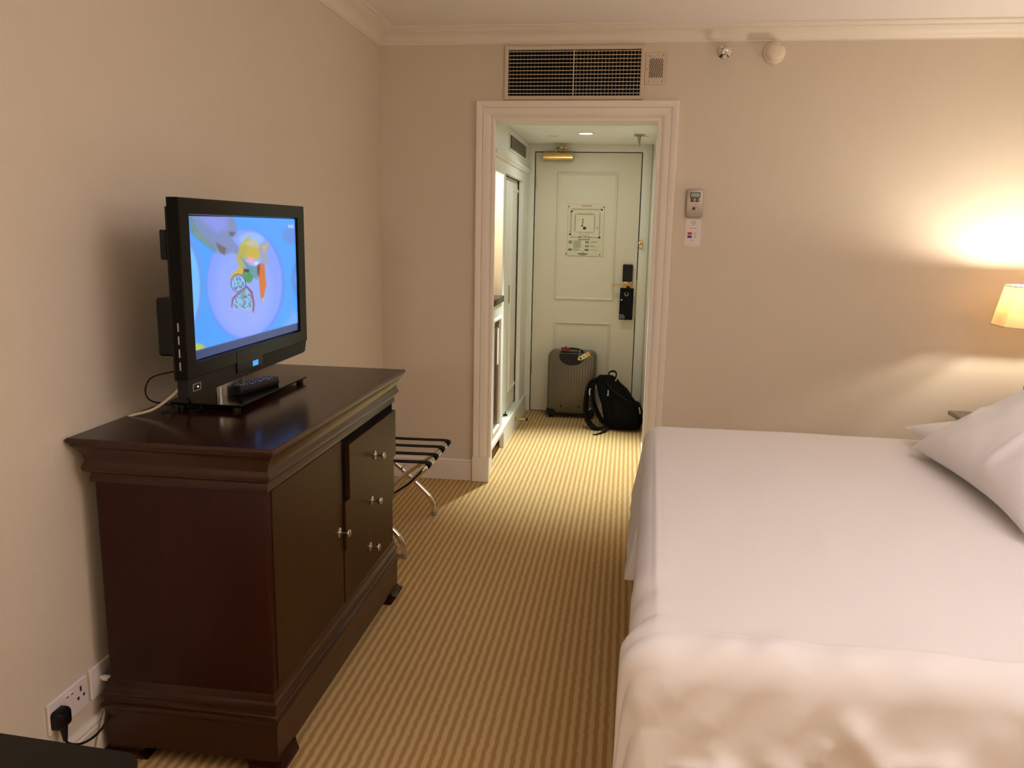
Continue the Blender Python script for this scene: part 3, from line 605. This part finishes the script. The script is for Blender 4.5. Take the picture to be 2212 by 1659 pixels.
# remote control on the television base
rc = thing('remote_control', 'black remote control with blue and grey keys on the television base', 'remote control', (-1.175, 2.46, ZT+.021))
ax = Vector((-1.150, 2.60, 0))-Vector((-1.200, 2.345, 0)); ax.normalize(); ay = Vector((0, 0, 1)).cross(ax)
MR = Matrix(((ax.x, ay.x, 0, -1.162), (ax.y, ay.y, 0, 2.425), (0, 0, 1, ZT+.0212), (0, 0, 0, 1)))
b = B(); b.loft([[MR @ Vector((px, py*s_, z)) for px, py in [(c_[0]*1.0, c_[1]) for c_ in round_poly(-.100, .100, -.026, .026, .014)]] for s_, z in ((.86, 0), (1, .006), (1, .020), (.9, .026))]).obj('body', 'black_plastic', rc)
kb = B(); kg = B()
for i in range(12):
    for j in range(4):
        t_ = kb if (i+j) % 3 else kg
        if i < 2: t_ = kg if j % 2 else kb
        t_.box(-.086+.0145*i, -.077+.0145*i, -.019+.0105*j, -.0125+.0105*j, .025, .0282, M=MR)
o = kb.obj('blue_keys', 'key_blue', rc, smooth=0); o['kind'] = 'stuff'; o['label'] = 'blue keys'
o = kg.obj('grey_keys', 'key_grey', rc, smooth=0); o['kind'] = 'stuff'; o['label'] = 'grey keys'

# cables behind the television
o = B().tube(bez([(-1.19, 2.20, 1.06), (-1.24, 2.17, 1.01), (-1.275, 2.14, .966), (-1.315, 2.10, .930), (-1.3835, 2.075, .905), (-1.3845, 2.07, .85)]), .0042, 8).obj('white_cable', 'white_cable'); tag(o, 'white cable running off the back of the sideboard from the television', 'cable')
o = B().tube(bez([(-1.20, 2.20, 1.04), (-1.26, 2.15, 1.035), (-1.32, 2.115, 1.02), (-1.335, 2.10, .985), (-1.325, 2.105, .955), (-1.30, 2.14, .938), (-1.29, 2.165, .926), (-1.30, 2.16, .917), (-1.315, 2.14, .9165)]), .0023, 7).obj('black_cable', 'black_satin'); tag(o, 'thin black cable looping out behind the television', 'cable')
o = B().tube(bez([(-1.20, 2.23, 1.03), (-1.26, 2.20, .985), (-1.268, 2.20, .955), (-1.262, 2.215, .930), (-1.25, 2.235, .9175), (-1.22, 2.175, .9165), (-1.24, 2.16, .9165)]), .0035, 7).obj('power_cable', 'black_satin'); tag(o, 'thick black cable bundle hanging straight down behind the television', 'cable')

# ------------------------------------------------------------------ sockets beside the sideboard
so = thing('wall_socket', 'white double power socket low on the left wall', 'socket', (XL, 1.75, .22))
B().box(XL, XL+.009, 1.676, 1.825, .178, .262, bev=.002).obj('plate', 'white_plastic', so)
for y in (1.742, 1.760): B().box(XL+.008, XL+.013, y-.006, y+.006, .228, .250, bev=.0015).obj('switch', 'white_plastic', so); 
for y in (1.742, 1.760): B().box(XL+.0125, XL+.0137, y-.004, y+.004, .2445, .2485).obj('switch_mark', 'red_dot', so)
for y, z, hh in ((1.798, .238, .007), (1.787, .216, .004), (1.809, .216, .004)): B().box(XL+.0085, XL+.0096, y-.0035, y+.0035, z-hh, z+hh).obj('pin_hole', 'ink', so)
ae = thing('aerial_socket', 'white aerial socket beside the double power socket', 'socket', (XL, 1.885, .22))
B().box(XL, XL+.009, 1.840, 1.930, .176, .264, bev=.002).obj('plate', 'white_plastic', ae)
B().lathe([(.003, 0), (.003, .0015)], (XL+.009, 1.922, .220), 'x', 8).obj('screw', 'satin_metal', ae)
cx_ = thing('aerial_plug', 'white coaxial plug pushed into the aerial socket', 'plug', (XL+.01, 1.885, .22))
B().lathe([(.006, 0), (.006, .006), (.0085, .008), (.0085, .036), (.006, .040)], (XL+.0085, 1.882, .222), 'x', 14).obj('plug_body', 'white_plastic', cx_)
B().tube(bez([(XL+.046, 1.882, .222), (XL+.062, 1.890, .215), (XL+.0455, 1.935, .17), (XL+.0292, 1.955, .15)]), .0035, 8).obj('cable', 'white_cable', cx_)
pg = thing('power_plug', 'black three-pin plug with cord in the double socket', 'plug', (XL+.012, 1.69, .2))
b = B(); b.loft([[(XL+dx, 1.704+py*s_, .213+pz*s_) for py, pz in round_poly(-.024, .024, -.024, .024, .009)] for s_, dx in ((1, .0095), (1, .026), (.86, .034), (.6, .038))]); b.obj('plug_body', 'black_plastic', pg)
B().tube([(XL+.024, 1.704, .194), (XL+.026, 1.704, .175), (XL+.026, 1.705, .150)], [.012, .0085, .0055], 10).obj('strain_relief', 'black_plastic', pg)
B().tube(bez([(XL+.026, 1.705, .155), (XL+.028, 1.712, .138), (XL+.034, 1.745, .114), (XL+.040, 1.79, .104), (XL+.043, 1.83, .112), (XL+.043, 1.85, .135), (XL+.0395, 1.868, .165), (XL+.0285, 1.90, .19)]), .0033, 8).obj('cord', 'black_plastic', pg)
o = B().tube(bez([(XL+.0215, 1.90, .155), (XL+.024, 1.86, .120), (XL+.027, 1.83, .075), (XL+.03, 1.80, .03), (XL+.04, 1.74, .006), (XL+.06, 1.6, .005)]), .0034, 8).obj('floor_cable', 'white_cable'); tag(o, 'white cable trailing down the baseboard beside the sideboard', 'cable')

# dark desk end in the near left corner
dk = thing('desk', 'dark rounded desk top at the lower left edge of the picture', 'desk', (-.628, .936, 0)); dk.rotation_euler.z = -.048
b = B(); b.loft([[(px, py, z) for px, py in round_poly(-1.290, -.628, -.60, .936, .03, 6)] for z in (.695, .728)]); b.bm.verts.ensure_lookup_table()
b.obj('top', 'dark_laminate', dk)
for x in (-1.27, -.70):
    for y in (-.56, .88): box('leg', 'dark_laminate', (x, x+.035, y, y+.035, 0, .696), dk)
box('apron', 'dark_laminate', (-1.265, -.675, -.555, .905, .60, .696), dk)

# ------------------------------------------------------------------ folding luggage rack
lr = thing('luggage_rack', 'folding chrome luggage rack with black straps beyond the sideboard', 'luggage rack', (-1.08, 3.63, 0))
def u_frame(xt, xb, ya, yb, zt=.408, r=.0125):
    sg = 1 if xb < xt else -1; P = []
    leg = lambda y: [(xb-sg*-.0, y, .012), (xb+sg*.004, y, .05), (xb+sg*.020, y, .088), (xb+sg*.05, y, .125), ((xt+xb)/2, y, (zt+.09)/2), (xt-sg*.075, y, zt-.075), (xt-sg*.035, y, zt-.035), (xt-sg*.006, y, zt-.005)]
    A = leg(ya); Bq = leg(yb)[::-1]
    return bez(A+[(xt, ya+.03, zt), (xt, (ya+yb)/2, zt), (xt, yb-.03, zt)]+Bq, 5)
for nm, a in (('inner_frame', (-.850, -1.235, 3.385, 3.865)), ('outer_frame', (-1.305, -.935, 3.35, 3.92))):
    fo = B().tube(u_frame(*a), .0125, 12).obj(nm, 'chrome', lr)
    for y in a[2:]: B().lathe([(.0145, 0), (.0145, .018), (.013, .024)], (a[1], y, .0005), n=12).obj('foot_cap', 'satin_metal', fo)
for y in (3.43, 3.565, 3.70, 3.825):
    P = bez([(-1.305, y, .392), (-1.321, y, .408), (-1.305, y, .4235), (-1.2, y, .4230), (-1.08, y, .4215), (-.95, y, .4230), (-.850, y, .4235), (-.834, y, .408), (-.850, y, .392)], 5)
    B().ribbon(P, (0, 1, 0), .040, .003).obj('strap', 'black_webbing', lr)
B().tube([(-1.085, 3.36, .26), (-1.085, 3.43, .26)], .005, 8).tube([(-1.085, 3.85, .26), (-1.085, 3.91, .26)], .005, 8).obj('pivot_bolt', 'chrome', lr)

# ------------------------------------------------------------------ suitcase
sc = thing('suitcase', 'ribbed bronze-grey hard suitcase standing upright against the entrance door', 'suitcase', (-.406, 6.38, 0))
SX0, SX1, SYF, SYB_, Z0, Z1 = -.592, -.222, 6.272, 6.488, .036, .520
b = B(); RP = round_poly(SX0, SX1, Z0, Z1, .045, 6); cxm, czm = (SX0+SX1)/2, (Z0+Z1)/2
def scl(f): return [(cxm+(x-cxm)*(1-f/.185), czm+(z-czm)*(1-f/.242)) for x, z in RP]
b.loft([[(x, y, z) for x, z in scl(f)] for f, y in ((.016, SYF), (.006, SYF+.006), (0, SYF+.02), (0, SYF+.102), (-.003, SYF+.104), (-.003, SYF+.112), (0, SYF+.114), (0, SYB_-.02), (.006, SYB_-.006), (.016, SYB_))]).obj('shell', 'case_shell', sc, smooth=50)
rx = np.linspace(SX0+.034, SX1-.034, 15)
def rib_top(x): 
    u = (x+.407)/.100
    return .490 if abs(u) >= 1 else .478-.055*math.sqrt(max(0, 1-u*u))
for x in rx:
    zt_ = rib_top(x); B().loft([[(x+s_*.0042, SYF-.004+e_*.005, z) for s_, e_ in ((-1, 1), (-.6, 0), (.6, 0), (1, 1))] for z in (Z0+.045, zt_-.006)]).obj('rib', 'case_shell', sc)
half = [(-.407+.098*math.cos(a), .505-.082*abs(math.sin(a))**.8) for a in np.linspace(PI, 2*PI, 16)]+[(-.309, .5125), (-.505, .5125)]
b = B(); b.prism(half, lambda p: (p[0], SYF-.0055, p[1]), lambda p: (p[0], SYF+.004, p[1])); b.obj('handle_recess', 'black_satin', sc)
B().loft([[(-.407+r*math.cos(a), SYF-.008, .462-.7*r*abs(math.sin(a)))for r in (.052, .040)]+[(-.407+r*math.cos(a), SYF-.004, .462-.7*r*abs(math.sin(a))) for r in (.040, .052)] for a in np.linspace(0, PI, 14)]).obj('recess_grip', 'black_plastic', sc)
B().box(-.500, -.314, SYF+.012, SYF+.085, .518, .5265, bev=.003).obj('handle_plate', 'black_plastic', sc)
B().tube(bez([(-.480, SYF+.05, .524), (-.46, SYF+.05, .542), (-.41, SYF+.05, .548), (-.35, SYF+.05, .540), (-.325, SYF+.05, .525)]), .0075, 8).obj('top_handle', 'black_plastic', sc)
for x, s_ in ((SX0, 1), (SX1, -1)):
    B().loft([[(x-s_*.003+s_*px, y, pz) for px, pz in ((0, .026), (.070, .026), (.072, .05), (.066, .066), (.05, .074), (0, .076))] for y in (SYF-.007, SYF+.05)]).obj('corner_guard', 'black_plastic', sc)
    for y in (SYF+.022, SYB_-.05): B().lathe([(.024, -.013), (.027, -.008), (.027, .008), (.024, .013)], (x+s_*.028, y+.012, .027), 'x', 18).obj('wheel', 'black_plastic', sc)
    for z in (.41, .122):
        B().box(x-.007, x+.007, SYF+.085, SYF+.13, z-.014, z+.014, bev=.003).obj('latch', 'chrome', sc)
box('foot_rail', 'black_plastic', (SX0+.07, SX1-.07, SYF+.01, SYF+.05, .022, .040), sc, bev=.003)
for z in (.33, .19): box('side_rail', 'black_plastic', (SX0-.006, SX0+.002, SYF+.09, SYF+.125, z-.03, z+.03), sc, bev=.002)
for x in (-.481, -.339): B().lathe([(.009, 0), (.009, .003), (.004, .005)], (x, SYF-.003, .098), '-y', 12).obj('stud', 'ink', sc)
lt = thing('luggage_tag', 'yellow and white paper luggage tag tied to the suitcase handle', 'tag', (-.31, SYF, .50))
MT = Matrix.Translation((-.313, SYF-.012, .499)) @ Matrix.Rotation(-math.radians(31), 4, 'Y') @ Matrix.Rotation(.15, 4, 'X')
def tagpiece(nm, pts, m, y=-.0006): B().prism(pts, lambda p: MT @ Vector((p[0], y, p[1])), lambda p: MT @ Vector((p[0], y+.0012, p[1]))).obj(nm, m, lt, smooth=0)
tagpiece('point', [(-.054, -.004), (-.036, -.018), (-.022, -.018), (-.022, .017), (-.036, .017), (-.054, .006)], 'tag_yellow')
tagpiece('middle', [(-.022, -.018), (.016, -.018), (.016, .017), (-.022, .017)], 'paper'); tagpiece('end', [(.016, -.018), (.050, -.018), (.050, .017), (.016, .017)], 'tag_amber')
tagpiece('arrow', [(-.036, -.008), (-.024, -.012), (-.024, .011), (-.036, .005)], 'ink', -.0012); tagpiece('emblem', [(-.008, -.008), (.002, -.010), (.006, 0), (.001, .009), (-.008, .006)], 'ink_mid', -.0012)
B().tube(bez([(-.346, SYF-.010, .484), (-.352, SYF-.014, .50), (-.345, SYF+.01, .53), (-.345, SYF+.045, .548)]), .0012, 6).obj('string', 'paper', lt)
rt = thing('red_tag', 'dark red leather name tag lying on top of the suitcase', 'tag', (-.458, SYF+.03, .54))
B().box(-.491, -.424, SYF+.004, SYF+.012, .5275, .560, bev=.003).obj('flap', 'red_leather', rt); B().box(-.466, -.452, SYF+.003, SYF+.045, .5555, .566, bev=.002).obj('strap', 'red_leather', rt)

# ------------------------------------------------------------------ backpack
bp_ = thing('backpack', 'black backpack slumped on the carpet in front of the suitcase', 'backpack', (0, 6.1, 0))
def superel(cx, cy, hx, hy, z, n=36, e=2.6, lean=0):
    out = []
    for k in range(n):
        a = 2*PI*k/n; c, s_ = math.cos(a), math.sin(a)
        out.append((cx+hx*math.copysign(abs(c)**(2/e), c), cy+hy*math.copysign(abs(s_)**(2/e), s_), z))
    return out
secs = [(-.010, 6.07, .118, .085, .002), (-.002, 6.065, .138, .120, .02), (.0, 6.06, .139, .130, .06), (-.008, 6.065, .138, .130, .12), (-.026, 6.075, .135, .122, .18), (-.054, 6.09, .125, .108, .235), (-.084, 6.105, .112, .092, .285), (-.110, 6.12, .096, .074, .33), (-.128, 6.13, .078, .055, .362), (-.136, 6.135, .050, .032, .379)]
b = B(); b.loft([superel(*q) for q in secs])
for v in b.bm.verts:
    x, y, z = v.co; n_ = .006*math.sin(31*x+17*z)+.005*math.sin(47*z-23*x+2)+.004*math.sin(63*x+41*y)
    k = min(1, z/.03); v.co.y += n_*k*1.4; v.co.x += n_*k*.6*(1 if abs(x) < .1 else .4)
b.obj('body', 'nylon', bp_, smooth=60)
# front pocket
b = B(); b.loft([superel(*q) for q in [(.03, 5.952, .080, .010, .012), (.032, 5.940, .092, .030, .03), (.028, 5.936, .094, .034, .09), (.016, 5.945, .088, .032, .15), (.004, 5.962, .076, .026, .20), (-.006, 5.985, .055, .018, .23)]])
for v in b.bm.verts: v.co.y += .005*math.sin(40*v.co.x+30*v.co.z)
b.obj('front_pocket', 'nylon', bp_, smooth=60)
B().loft([superel(*q) for q in [(.128, 6.03, .010, .06, .02), (.132, 6.03, .018, .07, .06), (.126, 6.03, .022, .07, .14), (.112, 6.04, .018, .06, .19), (.10, 6.05, .006, .04, .205)]]).obj('side_pocket', 'nylon', bp_, smooth=60)
B().ribbon(bez([(-.118, 6.13, .374), (-.112, 6.13, .402), (-.085, 6.13, .416), (-.060, 6.13, .402), (-.062, 6.125, .372), (-.07, 6.12, .350)]), (0, 1, 0), .028, .010).obj('top_handle', 'nylon_strap', bp_, smooth=60)
B().ribbon(bez([(-.19, 6.09, .366), (-.235, 6.05, .350), (-.262, 6.03, .290), (-.272, 6.015, .20), (-.270, 5.99, .11), (-.240, 5.96, .045), (-.19, 5.935, .014), (-.13, 5.95, .02), (-.095, 5.985, .03)]), (.45, .9, 0), .058, .014).obj('shoulder_strap', 'nylon_strap', bp_, smooth=60)
B().ribbon(bez([(-.17, 6.16, .362), (-.215, 6.17, .33), (-.235, 6.16, .26), (-.222, 6.14, .17), (-.18, 6.10, .08), (-.14, 6.05, .03)]), (.3, .9, 0), .055, .014).obj('shoulder_strap', 'nylon_strap', bp_, smooth=60)
B().ribbon(bez([(-.10, 5.955, .035), (-.115, 5.90, .014), (-.15, 5.83, .006), (-.185, 5.785, .004), (-.2, 5.775, .004)]), (.8, -.5, 0), .022, .003).obj('strap_tail', 'nylon_strap', bp_, smooth=60)
B().ribbon(bez([(-.245, 6.0, .30), (-.25, 5.995, .275), (-.246, 5.99, .25)]), (1, 0, 0), .010, .003).obj('strap_tab', 'grey_tab', bp_)
B().ribbon([(-.252, 5.975, .140), (-.232, 5.965, .160)], (0, .3, -1), .006, .003).obj('strap_tab', 'grey_tab', bp_)
for p in ([(-.112, 6.005, .292), (-.112, 5.997, .27), (-.113, 5.992, .255)], [(.118, 5.975, .178), (.125, 5.968, .160), (.128, 5.962, .140)], [(-.05, 6.03, .275), (-.04, 6.02, .268)], [(-.052, 6.09, .372), (-.062, 6.08, .352)]):
    B().tube(p, .0045, 8).lathe([(0, -.006), (.007, -.003), (.007, .003), (0, .006)], p[-1], n=10).obj('zip_pull', 'grey_tab', bp_)
B().tube(bez([(-.135, 6.045, .352), (-.085, 6.005, .300), (-.02, 5.985, .255), (.05, 5.975, .215), (.10, 5.985, .185)]), .004, 6).obj('zip', 'black_satin', bp_)
B().loft([[(.012+r*math.cos(a), 5.925, .190+r*math.sin(a)) for r in (.011, .008)]+[(.012+r*math.cos(a), 5.932, .190+r*math.sin(a)) for r in (.008, .011)] for a in np.linspace(.9, 2*PI+.3, 16)]).obj('emblem', 'nylon_strap', bp_)

# ------------------------------------------------------------------ bed
bd = thing('bed', 'large double bed with white sheets beside the carpet aisle', 'bed', (1.15, 2.66, 0))
BY0, BY1 = 1.69, 3.58
box('divan_base', 'pillow_linen', (.20, 2.13, BY0+.02, BY1-.02, .03, .30), bd, bev=.02)
box('mattress', 'linen', (.16, 2.14, BY0, BY1, .301, .555), bd, bev=.03, seg=3)
for x in (.26, 2.06):
    for y in (BY0+.1, BY1-.1): B().lathe([(.02, 0), (.02, .031)], (x, y, 0), n=12).obj('leg', 'black_plastic', bd)
B().box(2.15, 2.235, 1.70, 3.64, .1, 1.15, bev=.02, seg=3).obj('headboard', 'nightstand_wood', bd)

def grid_mesh(name, P, m, parent, thick=0, smooth=80):
    n, k = P.shape[:2]; i = np.arange(n*k).reshape(n, k)
    fs = np.stack([i[:-1, :-1], i[1:, :-1], i[1:, 1:], i[:-1, 1:]], -1).reshape(-1, 4); vs = P.reshape(-1, 3)
    if thick:
        du = np.gradient(P, axis=0); dv = np.gradient(P, axis=1); N = np.cross(du, dv); N /= np.linalg.norm(N, axis=-1, keepdims=True)+1e-9
        Q = (P-N*thick).reshape(-1, 3); m_ = len(vs); rim = np.concatenate([i[0, :], i[1:, -1], i[-1, -2::-1], i[-2:0:-1, 0]])
        r2 = np.roll(rim, -1); fs = np.concatenate([fs, fs[:, ::-1]+m_, np.stack([r2, rim, rim+m_, r2+m_], -1)]); vs = np.concatenate([vs, Q])
    me = bpy.data.meshes.new(name); me.from_pydata(vs.tolist(), [], fs.tolist()); bm = bmesh.new(); bm.from_mesh(me); bmesh.ops.recalc_face_normals(bm, faces=bm.faces[:]); bm.to_mesh(me); bm.free()
    return link(name, me, m, parent, smooth)
def seg_ridge(X, Y, p, q, w, h):
    a = np.array(p, float); ab = np.array(q, float)-a; t = np.clip(((X-a[0])*ab[0]+(Y-a[1])*ab[1])/(ab@ab), 0, 1)
    d2 = (X-a[0]-t*ab[0])**2+(Y-a[1]-t*ab[1])**2; env = np.clip(np.minimum(t, 1-t)*4+.25, 0, 1)
    return h*np.exp(-d2/(2*w*w))*env
def vnoise(X, Y, s, seed):
    r = np.random.default_rng(seed); o = np.zeros_like(X)
    for _ in range(7):
        a = r.uniform(0, 2*PI); f = s*r.uniform(.6, 1.5); o += np.sin(X*math.cos(a)*f+Y*math.sin(a)*f+r.uniform(0, 6.3))
    return o/7

def duvet():
    top, rr = .602, .075; x_foot, yn, yf = .122, 1.665, 3.592
    a = np.concatenate([np.linspace(-.40, .12, 75), np.linspace(.13, 1.95, 130)]); b = np.concatenate([np.linspace(-.46, .14, 95), np.linspace(.15, yf-yn-.02, 130), np.linspace(yf-yn, yf-yn+.34, 40)])
    A, Bb = np.meshgrid(a, b, indexing='ij'); Wd = yf-yn
    da = np.maximum(0, -A); dn = np.maximum(0, -Bb); df = np.maximum(0, Bb-Wd)
    db = np.maximum(dn, df); sgn = np.where(df > 0, 1., -1.)
    d = (da**3+db**3)**(1/3.); dd = np.hypot(da, db)+1e-9; ux, uy = da/dd, db/dd
    th = np.minimum(d/rr, PI/2); out = rr*np.sin(th); drop = rr*(1-np.cos(th))+np.maximum(0, d-rr*PI/2)
    out = out+.008*np.clip((d-rr)/.3, 0, 1)
    x = x_foot+np.maximum(A, 0)-out*ux; y = yn+np.clip(Bb, 0, Wd)+sgn*out*uy; z = top-drop
    x += .027*(y-1.72)                           # the foot edge is slightly askew
    x -= .017*np.clip((.085-Bb)/.05, 0, 1)*np.clip(da/.10, 0, 1)
    # outward direction for wrinkles
    nx, ny, nz = -np.sin(th)*ux, sgn*np.sin(th)*uy, np.cos(th)
    h = .006*vnoise(A, Bb, 5, 1)+.0022*vnoise(A, Bb, 17, 2)
    h += np.where(Bb < .25, 1, .0)*0
    near = np.clip((-.04-Bb)/.2, 0, 1); h += near*(.010*vnoise(A*1.0, Bb*.6, 11, 5)+.004*vnoise(A, Bb, 30, 6)+.009*(.35-np.abs(vnoise(A*1.1+.4*Bb, Bb*.8, 12, 12)))+.004*(.3-np.abs(vnoise(A+.5*Bb, Bb, 26, 13))))
    foot = np.clip((.02-A)/.1, 0, 1); h += foot*(.005*vnoise(A, Bb, 14, 8))
    # long crease across the near edge and seams
    for p, q, w_, hh in [((.07, .02), (1.0, -.02), .005, .0022), ((.9, -.005), (1.6, -.06), .005, .0022),
                         ((-.024, -.01), (-.024, 1.88), .004, .0045),
                         ((.72, .92), (.82, .72), .008, .010), ((.85, .50), (.92, .38), .008, .004), ((.45, .70), (.43, .5), .02, .004), ((.3, .95), (.33, 1.2), .03, .003),
                         ((.25, .02), (.05, -.24), .026, .012), ((.15, .0), (-.02, -.17), .022, .008), ((.40, .0), (.20, -.24), .026, .008), ((.55, -.02), (.34, -.22), .028, .007),
                         ((.20, -.24), (.40, -.46), .020, .020), ((.10, -.26), (.22, -.46), .014, .016), ((.34, -.14), (.52, -.36), .022, .018), ((.52, -.20), (.80, -.44), .022, .012), ((.02, -.30), (.16, -.285), .008, .012), ((-.05, -.33), (.12, -.34), .008, .012),
                         ((.45, -.24), (.57, -.22), .012, .014), ((.30, -.27), (.33, -.20), .010, .010), ((.70, -.06), (.62, -.30), .03, .010), ((.95, -.08), (1.02, -.34), .035, .009), ((1.2, -.1), (1.15, -.4), .03, .007), ((.28, -.10), (.16, -.34), .018, .008), ((.66, -.12), (.50, -.30), .024, .008), ((.80, -.10), (.90, -.36), .026, .009), ((.60, -.34), (.72, -.46), .016, .014), ((.92, -.36), (1.08, -.46), .02, .012), ((1.1, -.16), (1.24, -.30), .03, .007), ((.38, -.40), (.50, -.47), .012, .014), ((.0, -.38), (.22, -.40), .010, .014),
                         ((.62, -.27), (.74, -.265), .008, .010), ((1.0, -.28), (1.1, -.31), .008, .008), ((.60, .08), (.42, -.04), .05, .005), ((.85, .04), (.68, -.12), .05, .005)]:
        h += seg_ridge(A, Bb, p, q, w_, hh*(1.35 if q[1] < -.15 else 1))
    # scalloped hanging edge along the foot side
    h += foot*.010*np.abs(np.sin(Bb*24+1.2*np.sin(Bb*9)))*np.clip((.55-Bb)/.3, 0, 1)
    x += nx*h; y += ny*h; z += nz*h
    # nip at the near foot corner where the cover is folded over
    z -= .010*np.exp(-((A-1.30)**2/.06+(Bb-1.35)**2/.25))
    P = np.stack([x, y, z], -1)
    o = grid_mesh('duvet', P, 'linen', None, .018)
    return tag(o, 'white duvet spread smooth over the bed and hanging over its edges', 'duvet')
dv = duvet()
def flap():
    u = np.concatenate([np.linspace(-.08, 0, 9), np.linspace(.02, 1, 50)]); v = np.linspace(0, 1, 24); U, V = np.meshgrid(u, v, indexing='ij')
    ret = np.maximum(0, -U); y = 2.66+.93*np.maximum(U, 0)
    x = .074-.042*V+.027*(y-2.66)+.002*np.sin(U*26+V*3)*V+ret*1.0; z = .53-.24*V-.01*np.cos(U*7)*V
    o = grid_mesh('hanging_sheet', np.stack([x, y, z], -1), 'pillow_linen', bd, .006); return o
flap()
def pillow(name, label, C, e1, e2, L1, L2, T, seed, m='pillow_linen', tips=.10):
    n1, n2 = 70, 50; u = np.linspace(-1, 1, n1); v = np.linspace(-1, 1, n2); U, V = np.meshgrid(u, v, indexing='ij')
    px = U*(1-tips*(1-V**2)*np.abs(U)**3)*L1/2; py = V*(1-tips*(1-U**2)*np.abs(V)**3)*L2/2
    t = T/2*np.power(np.clip((1-U**4)*(1-V**4), 0, 1), .55)
    w1 = (.010*vnoise(px, py, 15, seed)+.005*vnoise(px, py, 38, seed+1))*np.clip((1-U**2)*(1-V**2)*3, 0, 1)
    for q in range(7):
        r = np.random.default_rng(seed*31+q); p0 = (r.uniform(-.35, .35)*L1, r.uniform(-.4, .4)*L2); an = r.uniform(.9, 2.2); ll = r.uniform(.1, .24)
        w1 += seg_ridge(px, py, p0, (p0[0]+ll*math.cos(an), p0[1]+ll*math.sin(an)), .014, .010)
    e1 = np.array(e1, float); e1 /= np.linalg.norm(e1); e2 = np.array(e2, float); e2 -= e1*(e1@e2); e2 /= np.linalg.norm(e2); e3 = np.cross(e1, e2); C = np.array(C)
    up = C+px[..., None]*e1+py[..., None]*e2+(t+w1)[..., None]*e3; dn_ = C+px[..., None]*e1+py[..., None]*e2+(-t+.4*w1)[..., None]*e3
    V_ = np.concatenate([up.reshape(-1, 3), dn_.reshape(-1, 3)]); i = np.arange(n1*n2).reshape(n1, n2); f = np.stack([i[:-1, :-1], i[1:, :-1], i[1:, 1:], i[:-1, 1:]], -1).reshape(-1, 4)
    me = bpy.data.meshes.new(name); me.from_pydata(V_.tolist(), [], np.concatenate([f, f[:, ::-1]+n1*n2]).tolist())
    bm = bmesh.new(); bm.from_mesh(me); bmesh.ops.remove_doubles(bm, verts=bm.verts[:], dist=.0012); bmesh.ops.recalc_face_normals(bm, faces=bm.faces[:]); bm.to_mesh(me); bm.free()
    return tag(link(name, me, m, None, 80), label, 'pillow', 'white pillows at the head of the bed')
pillow('pillow', 'white pillow lying flat, mostly hidden under the leaning one', (1.53, 3.03, .678), (0, -1, 0), (1, 0, .05), 1.08, .70, .15, 3)
pillow('pillow', 'large white pillow leaning on top with a pointed corner to the left', (1.42, 2.85, .80), (.0, -1, .0), (.83, 0, .50), .98, .66, .17, 9)

# ------------------------------------------------------------------ nightstand and bedside lamp
ns = thing('nightstand', 'dark wooden nightstand between the bed and the back wall', 'nightstand', (1.95, 4.2, 0))
NZ = .566
B().box(1.678, 2.225, 3.86, 4.452, NZ-.022, NZ, bev=.004, seg=2).obj('top', 'nightstand_wood', ns)
box('body', 'nightstand_wood', (1.715, 2.215, 3.90, 4.43, .09, NZ-.022), ns, bev=.003)
dr = B().box(1.735, 2.195, 3.888, 3.901, .34, .52, bev=.002).obj('drawer', 'nightstand_wood', ns); B().lathe([(.012, 0), (.005, .008), (.013, .022), (.004, .026)], (1.965, 3.888, .43), '-y', 14).obj('knob', 'silver', dr)
for x in (1.72, 2.17):
    for y in (3.905, 4.385): box('leg', 'nightstand_wood', (x, x+.04, y, y+.04, 0, .092), ns)
LX, LY = 1.955, 4.19
la = thing('table_lamp', 'lit bedside lamp with cream cut-corner shade', 'lamp', (LX, LY, NZ))
def octo(hx, hy, ch, z): return [(LX+x, LY+y, z) for x, y in ((-hx, -hy+ch), (-hx+ch, -hy), (hx-ch, -hy), (hx, -hy+ch), (hx, hy-ch), (hx-ch, hy), (-hx+ch, hy), (-hx, hy-ch))]
B().loft([octo(.200, .150, .075, 1.040), octo(.163, .118, .055, 1.232)], cap0=False, cap1=False).obj('shade', 'shade', la, smooth=20)
b = B(); b.loft([octo(.2015, .1515, .075, 1.0385), octo(.2015, .1515, .075, 1.0445), octo(.199, .149, .075, 1.0445), octo(.199, .149, .075, 1.0385)], loop=True); b.loft([octo(.1645, .1195, .055, 1.2285), octo(.1645, .1195, .055, 1.2335), octo(.162, .117, .055, 1.2335), octo(.162, .117, .055, 1.2285)], loop=True); b.obj('shade_trim', 'cream_plastic', la, smooth=0)
b = B(); b.box(LX-.09, LX+.09, LY-.06, LY+.06, NZ+.0005, NZ+.022, bev=.004); b.obj('base', 'lamp_stem', la)
B().loft([[(LX+sx*hw, LY+sy*hw, z) for sx, sy in ((-1, -1), (1, -1), (1, 1), (-1, 1))] for hw, z in ((.042, NZ+.022), (.036, NZ+.10), (.022, .93), (.018, 1.03), (.018, 1.09))]).obj('stem', 'lamp_stem', la, smooth=0)
B().tube([(LX-.07, LY, 1.095), (LX+.07, LY, 1.095)], .006, 8).tube([(LX, LY, 1.085), (LX, LY, 1.10)], .008, 8).obj('bulb_holder', 'brass', la)
for dx in (-.07, .07):
    B().lathe([(.012, 1.10), (.014, 1.125), (.036, 1.140), (.036, 1.145), (.008, 1.15)], (LX+dx, LY, 0), n=12).obj('bulb_socket_baffle', 'cream_plastic', la)  # unseen flange added to the socket to cut the bulb's downward light
    B().lathe([(.010, 1.150), (.020, 1.164), (.025, 1.180), (.023, 1.193), (.014, 1.203), (.003, 1.206)], (LX+dx, LY, 0), n=16).obj('bulb', 'bulb_glow', la)
